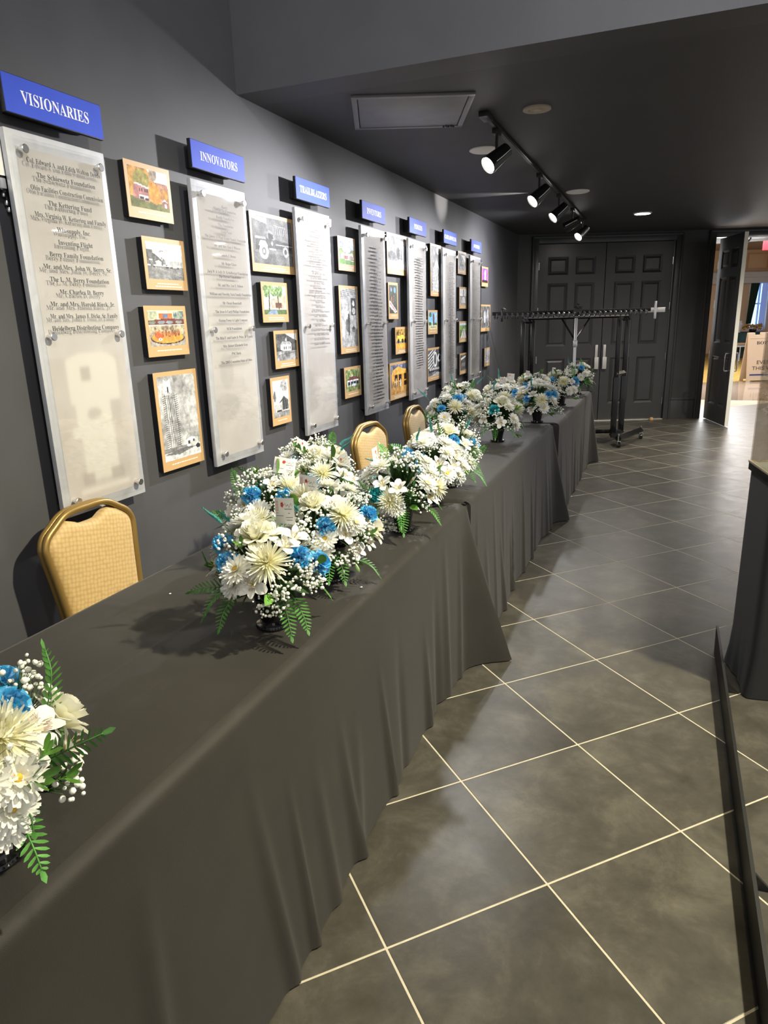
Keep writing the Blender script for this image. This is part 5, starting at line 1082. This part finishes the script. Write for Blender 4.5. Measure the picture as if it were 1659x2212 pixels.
ARR={
'A':(1.116,1.457,'s65,-110,233 r10,-71,288 a49,-42,291 a94,-6,273 b125,-36,229 b-46,-124,224 m-7,-138,209 m-17,-142,168 a35,-139,178 v-100,-32,278 g130,-80,197 g143,-57,160 g151,-23,156 g106,-111,164 g-35,-110,269 g70,-107,96 g94,-111,129 g145,-48,199 f120,-56,103 f98,-87,101 f-64,-138,153 f-42,-136,120 l77,-128,139 l152,0,199 a91,-49,264 g62,-131,126 l1,-118,265'),
'B':(1.114,1.817,'m54,-132,180 m35,-133,140 s91,-76,248 b52,-122,223 a125,-51,133 a107,-92,194 l54,-122,104 g51,-106,266 g88,-98,101 g117,-81,120 g139,-66,168 r-9,-87,278 a60,-63,278 v-18,-131,248 l-50,-103,269 g146,-44,198 m123,-59,214 g15,-136,241 l108,-55,88 f119,6,76'),
'C':(0.83,1.95,'b-7,-112,256 m32,-136,205 s98,-23,267 a46,-56,287 a-35,-127,225 b104,-60,245 g1,-61,304 g91,-113,223 g-32,-150,193 a-5,-7,305 l33,5,312 g60,-106,261 m102,-101,177 g-26,-76,295 v-59,-142,160 g133,-59,223 a111,-84,205 g-24,-109,272 l-13,-53,306'),
'D':(0.66,2.57,'r62,-87,262 b62,-126,199 a92,-27,271 a94,-90,229 v113,27,268 v132,3,248 g123,-54,245 l34,-113,265 g37,-140,223 v9,-141,231 a26,-141,175 m5,-142,164 g126,-89,179 l1,-102,281'),
'E':(0.87,2.26,'s48,-92,265 a99,-95,212 a110,-35,251 a77,-120,165 l114,-65,249 l136,-64,207 l92,-121,200 g31,-148,203 m112,-88,168 b22,-127,232 g143,-55,162 a131,0,227'),
'F':(1.15,2.37,'t-58,-131,176 s3,-141,155 m25,-128,121 g-103,-82,77 g-64,-78,46 g41,-147,154 g-37,-82,13 a-31,-130,222 g-16,-65,29 m-81,-86,102 g-123,-77,115 f49,-124,105 a34,-134,210 g-89,-97,32 l18,-48,36'),
'G':(1.135,2.757,'r-152,-55,192 s-43,-135,155 m-8,-109,91 m-42,-60,40 b-20,-140,196 b-71,-98,244 a-132,-66,124 v-192,-79,192 v-179,-91,125 v18,-138,237 g-80,-73,47 g37,-138,121 g12,-151,201 l-186,-64,223 a37,-137,160 g-116,-78,72 l-30,-65,18 f-73,-84,15 l-151,-43,241 v-27,-93,285'),
'H':(1.1,3.13,'b62,-104,245 b34,-137,157 b18,-137,210 r25,-70,286 r-92,-104,206 m125,-44,127 m-23,-108,93 m72,-100,109 a113,-65,229 a86,-112,193 g144,-34,214 g118,-100,175 g-22,-153,174 g54,-41,-4 g63,-29,19 g-10,-150,142 v-36,-113,265 v95,-41,279 g151,-25,158 l139,-65,187 g35,-89,65 m-2,-44,30 f144,9,73 l32,-41,9 g130,11,250'),
'I':(0.755,4.33,'b-23,-124,236 s68,-98,247 m4,-143,174 m-91,-54,262 b61,-22,291 g-59,-140,148 g115,-102,163 g49,-140,137 a-113,-87,185 g134,-62,217 m-6,-58,294 g-102,-104,127 v-140,-31,277 l59,-120,104 a81,18,281 g-31,-129,103'),
'J':(0.6,5.12,'b50,-128,212 s112,-67,228 m-46,-109,248 a6,-37,300 g101,-117,170 m33,-130,129 g64,-49,295 v-45,-51,301 v107,39,280 g-34,-150,165 l-20,-74,297'),
'K':(1.061,4.383,'t2,-129,230 r46,-80,274 m119,-79,162 a48,-131,148 a-73,-122,163 g-14,-140,118 g-45,-143,211 a-101,-96,203 g31,-149,199 m90,-89,236 g84,-117,123 v-35,10,316 l46,-116,93 l129,-1,47 l130,-68,220 g-65,-116,104 m125,-30,117 g-128,-46,106 a99,3,269 f-82,-43,62'),
'L':(0.86,5.43,'b121,-63,214 b107,-94,182 m-24,-106,259 m46,-99,259 a20,-138,203 a102,-27,263 g-32,-148,204 g89,-123,150 s145,33,204 v-13,-66,301 g144,-43,141 l132,-70,137 a-77,-111,217'),
'M':(1.163,5.26,'b-62,-126,198 s51,-132,194 m70,-111,124 a-30,-120,109 a148,16,144 b96,-89,227 b128,-32,225 g125,-51,107 g22,-146,134 m-116,-12,254 g-85,-125,147 a-19,-127,233 g168,11,100 l103,-3,66 v-23,-110,272 l-107,-97,126 m125,-69,178 f183,10,85'),
'N':(1,6,'m-39,-71,282 a23,-91,273 m64,-100,247 b-55,-122,221 a101,-84,227 g17,-152,194 s-88,-112,189 g123,-93,170 l-80,-61,281 v33,-138,231 a-146,-24,219 l60,23,314'),
'O':(1.19,6.336,'s30,-125,232 m118,-76,148 b129,-8,230 v-61,-109,258 a-13,-142,161 m83,-110,139 g28,-140,121 g131,3,87 g-33,-148,201 a68,-46,281 l112,-2,67 b-83,-95,236 l-49,-65,294'),
'P':(1.22,7.25,'b41,-77,278 m-23,-124,236 m87,-106,212 a103,-62,245 g-40,-149,184 a-98,-69,246 v-81,-39,289 m47,-135,183 l112,-102,149 f130,-37,107 g-8,-85,292'),
'Z':(1.14,0.58,'s105,-19,262 b79,17,282 a115,34,246 a131,-5,228 m136,-32,201 m135,-47,164 f149,24,204 l147,4,217 m119,-64,216 r75,-37,280 g116,-62,249 a118,-72,142 m125,-57,139 l152,-20,193'),
}

LAB = {'A': 'nearest whole arrangement in a black pot, beside its shadow on the open cloth', 'B': 'arrangement right behind the nearest one, large yellowish spider bloom above two white daisies',
 'C': 'wall side arrangement behind the nearest one, blue carnation at its left shoulder', 'D': 'front cluster arrangement nearest the wall, topped by a cream rose below its card', 'E': 'arrangement amid the front cluster, white lilies and green leaves on top',
 'F': 'front cluster arrangement with a round teal carnation on its left side', 'G': 'arrangement with the largest pale yellow spider bloom, in front of the chair pair', 'H': 'last arrangement of the front cluster, three blue carnations and a slanting card',
 'I': 'arrangement beyond the farther chair, blue carnation beside a cream spider bloom', 'J': 'rear cluster arrangement closest to the wall, teal curl on each side', 'K': 'rear cluster arrangement with a teal carnation, its whole black pot visible',
 'L': 'rear cluster arrangement just behind the teal carnation one, two blue carnations', 'M': 'arrangement by the seam before the farthest table, blue carnation left of a cream bloom', 'N': 'mostly white arrangement on the farthest table, set back toward the wall',
 'O': 'arrangement second from the far end, white spider bloom above its pot', 'P': 'farthest arrangement of all, in front of the coat rack', 'Z': 'arrangement cut by the left picture edge, white lilies with orange throats'}
CZ = 0.175; RX, RZ_ = 0.143, 0.130
for key, (px, py, s) in ARR.items():
    rr = random.Random(hash(key) % 1000 if False else ord(key)*7)
    t = thing('flower_arrangement', LAB[key], 'flowers', (px, py, ZT+0.0035), 0, 'flower arrangements in black pots')
    put('pot', POT, t); b_ = put('beaded_rim', BEAD, t)
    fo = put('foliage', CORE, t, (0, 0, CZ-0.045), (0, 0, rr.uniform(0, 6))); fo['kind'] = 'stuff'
    items = []
    for tok in s.split():
        v = [float(q)/1000 for q in tok[1:].split(',')]; items.append((tok[0], Vector(v[:3])))
    # the sides and back that the photograph does not show
    N = 46
    for k in range(N):
        el = math.asin(-0.45+1.4*(k+.5)/N); az = k*2.39996+ord(key); d = sph(az, el); p = Vector((d.x*RX, d.y*RX, CZ+d.z*RZ_))
        if d.dot(Vector((2.05-px, -py, .5)).normalized()) > .3:
            if key in 'AZ' or any((p-q).length < 0.056 for c, q in items if c not in 'vf'): continue
            items.append((rr.choice('mmagmag'), p)); continue
        if any((p-q).length < 0.050 for c, q in items if c not in 'vlf'): continue
        items.append((rr.choice('mmaaggglsrfbg' if el > -.1 else 'ggfffam'), p))
    for k in range(9):
        az = rr.uniform(0, 2*PI); el = rr.uniform(-.55, -.1); d = sph(az, el)
        if key == 'A' and d.dot(Vector((2.05-px, -py, .3)).normalized()) > -.1: continue
        items.append((rr.choice('fffl'), Vector((d.x*RX, d.y*RX, CZ+d.z*RZ_))))
    for c, p in items:
        meshes, nm, size = KINDS[c]; size = size*rr.uniform(.9, 1.12)
        d = (p-Vector((0, 0, CZ-0.09))); 
        if c in 'lfv': d = d+Vector((rr.uniform(-.04, .04), rr.uniform(-.04, .04), rr.uniform(-.05, .03)))
        else: d = d+Vector((rr.uniform(-.02, .02), rr.uniform(-.02, .02), rr.uniform(-.01, .03)))
        d.normalize()
        q = d.to_track_quat('Z', 'Y').to_matrix().to_4x4() @ Matrix.Rotation(rr.uniform(0, 2*PI), 4, 'Z')
        if c == 'f' and d.z < .3:   # fronds hang over the pot rim
            side = Vector((d.x, d.y, 0)).normalized(); z_ = (side*.9+Vector((0, 0, -.25))).normalized(); x_ = Vector((0, 0, -1)); x_ = (x_-x_.dot(z_)*z_).normalized(); y_ = z_.cross(x_)
            q = Matrix(((x_.x, y_.x, z_.x, 0), (x_.y, y_.y, z_.y, 0), (x_.z, y_.z, z_.z, 0), (0, 0, 0, 1)))
        sink = {'s': .25, 'm': .15, 'r': .1, 'b': .55, 't': .55, 'a': .3, 'g': .3, 'v': -.35, 'l': .2, 'f': .3}[c]
        pos = p-d*size*sink
        me = rr.choice(meshes); o = bpy.data.objects.new(nm, me); COL.objects.link(o); o.parent = t
        low = min((q @ v.co).z for v in me.vertices)*size+pos.z
        if low < 0.003: pos.z += 0.003-low
        o.matrix_basis = Matrix.Translation(pos) @ q @ Matrix.Diagonal((size, size, size, 1))
        if c == 'g': o['kind'] = 'stuff'

# florist cards on clear picks
CARDM = mat('white_card', (0.82, 0.81, 0.76), 0.55)
REDI = mat('red_card_ink', (0.55, 0.05, 0.03), 0.6); GRYI = mat('grey_card_ink', (0.16, 0.16, 0.16), 0.6)
CLAB = {'A': 'florist card lowest in the front cluster, beside the white lily of the nearest arrangement', 'B': 'florist card amid the front cluster, standing on a cream rose', 'C': 'largest florist card, sideways at the upper left of the front cluster', 'D': 'curved florist card against the dark wall, back of the front cluster', 'E': 'tilted florist card at the upper right of the front cluster before the chair',
 'F': 'narrow florist card seen almost edge on before the nearer paired chair', 'G': 'slanting florist card between a cream rose and a blue carnation', 'H': 'narrow florist card behind the last arrangement of the front cluster', 'I': 'narrow florist card at the left end of the rear cluster', 'K': 'whitest florist card standing over the middle of the rear cluster',
 'J': 'small tilted florist card at the back of the rear cluster', 'M': 'small florist card at the top of the rear cluster near the seam', 'O': 'florist card above the second farthest arrangement', 'P': 'tiny florist card at the farthest arrangement', 'L': 'pale florist card leaning among white blooms at the right of the rear cluster'}
CARDS = {'A': (1.165,1.477,1.079,0.048,0.067,-8), 
'B': (1.062,1.795,1.060,0.051,0.073,0), 
'C': (0.881,1.971,1.081,0.072,0.053,12), 
'D': (0.651,2.510,1.040,0.047,0.055,25), 
'E': (0.945,2.295,1.029,0.045,0.063,-30), 
'F': (1.058,2.338,1.053,0.017,0.066,0), 
'G': (1.129,2.754,1.033,0.079,0.067,-25), 
'H': (1.060,3.114,1.028,0.027,0.066,0), 
'I': (0.721,4.326,1.049,0.024,0.066,0), 
'K': (1.131,4.412,1.169,0.044,0.047,0), 
'J': (0.884,5.309,1.067,0.043,0.050,0), 
'M': (1.088,5.229,1.130,0.028,0.035,0), 
'O': (1.119,6.307,1.069,0.029,0.049,0), 
'P': (1.236,7.257,1.061,0.023,0.037,0), 
'L': (1.140,5.280,1.00,0.035,0.055,-15), 
}
for key, (x, y, z, w, h, rot) in CARDS.items():
    d = Vector((2.05-x, -y, 0)).normalized(); yaw = math.atan2(d.y, d.x)
    cw, ch, turn = (0.076, h, math.acos(max(.25, min(1, w/0.074)))) if w < .06 and h > w else (w, h, 0)
    t = thing('florist_card', CLAB[key], 'card', (x, y, z), yaw+turn*(1 if key in 'DFHI' else -1), 'florist cards in the arrangements')
    rm = Matrix.Rotation(math.radians(-rot), 4, 'X') @ Matrix.Rotation(-0.10, 4, 'Y')
    mb = MB(); mb.M = rm; mb.grid(lambda u, v: (0.006*math.sin(u*PI)*.6, (u-.5)*cw, (v-.5)*ch), 8, 2); mb.build('card', CARDM, t, ang=80)
    mb = MB(); mb.M = rm; e = lambda u, v: (0.0008+0.006*math.sin((u/cw+.5)*PI)*.6, u, v)
    for k in range(5):   # the red bloom printed on the card
        a = 2*PI*k/5; c0 = (-.05*cw+.045*cw*math.cos(a), .24*ch+.06*ch*math.sin(a)); mb.add([e(c0[0]+.04*cw*math.cos(b), c0[1]+.05*ch*math.sin(b)) for b in [2*PI*q/6 for q in range(6)]], [tuple(range(6))])
    for k in range(7): mb.add([e(-.44*cw, .36*ch-.06*ch*k), e(-.26*cw, .36*ch-.06*ch*k), e(-.26*cw, .375*ch-.06*ch*k), e(-.44*cw, .375*ch-.06*ch*k)], [(0, 1, 2, 3)])
    tag(mb.build('red_print', REDI, t, smooth=False), 'red printed bloom and lines')
    mb = MB(); mb.M = rm; P = [(.06+.045*k, .20+.10*math.sin(k*2.1)*(1 if k % 2 else .4)) for k in range(9)]
    for (a, b), (c, d2) in zip(P, P[1:]): mb.add([e(a*cw, b*ch), e(c*cw, d2*ch), e(c*cw, (d2+.025)*ch), e(a*cw, (b+.025)*ch)], [(0, 1, 2, 3)])
    for a, b, c in ((.06, .06, .40), (-.40, -.10, .30), (-.42, -.20, -.02), (.10, -.26, .42), (.14, -.36, .40)): mb.add([e(a*cw, b*ch), e(c*cw, b*ch), e(c*cw, (b+.02)*ch), e(a*cw, (b+.02)*ch)], [(0, 1, 2, 3)])
    tag(mb.build('grey_print', GRYI, t, smooth=False), 'grey printed script and lines')
    mb = MB(); mb.M = rm; mb.tube([(-.003, 0, -.12), (-.003, 0, .3*ch)], .0016, 5); mb.build('card_pick', clear_mat('clear_pick', (.9, .95, .9)), t)
# bits of blossom fallen on the cloth
for k, (x, y, lb) in enumerate(((1.235, 1.78, 'tiny white blossom bit on the cloth right of the front cluster'), (0.70, 1.55, 'tiny white blossom bit on the open cloth left of the nearest arrangement'))):
    mb = MB(); mb.M = Matrix.Translation((x, y, ZT+0.003)); mb.lathe([(0.0001, 0), (.004, .001), (0.0001, .003)], 6, cap=False); tag(mb.build('fallen_blossom', M_GYP), lb, 'blossom')
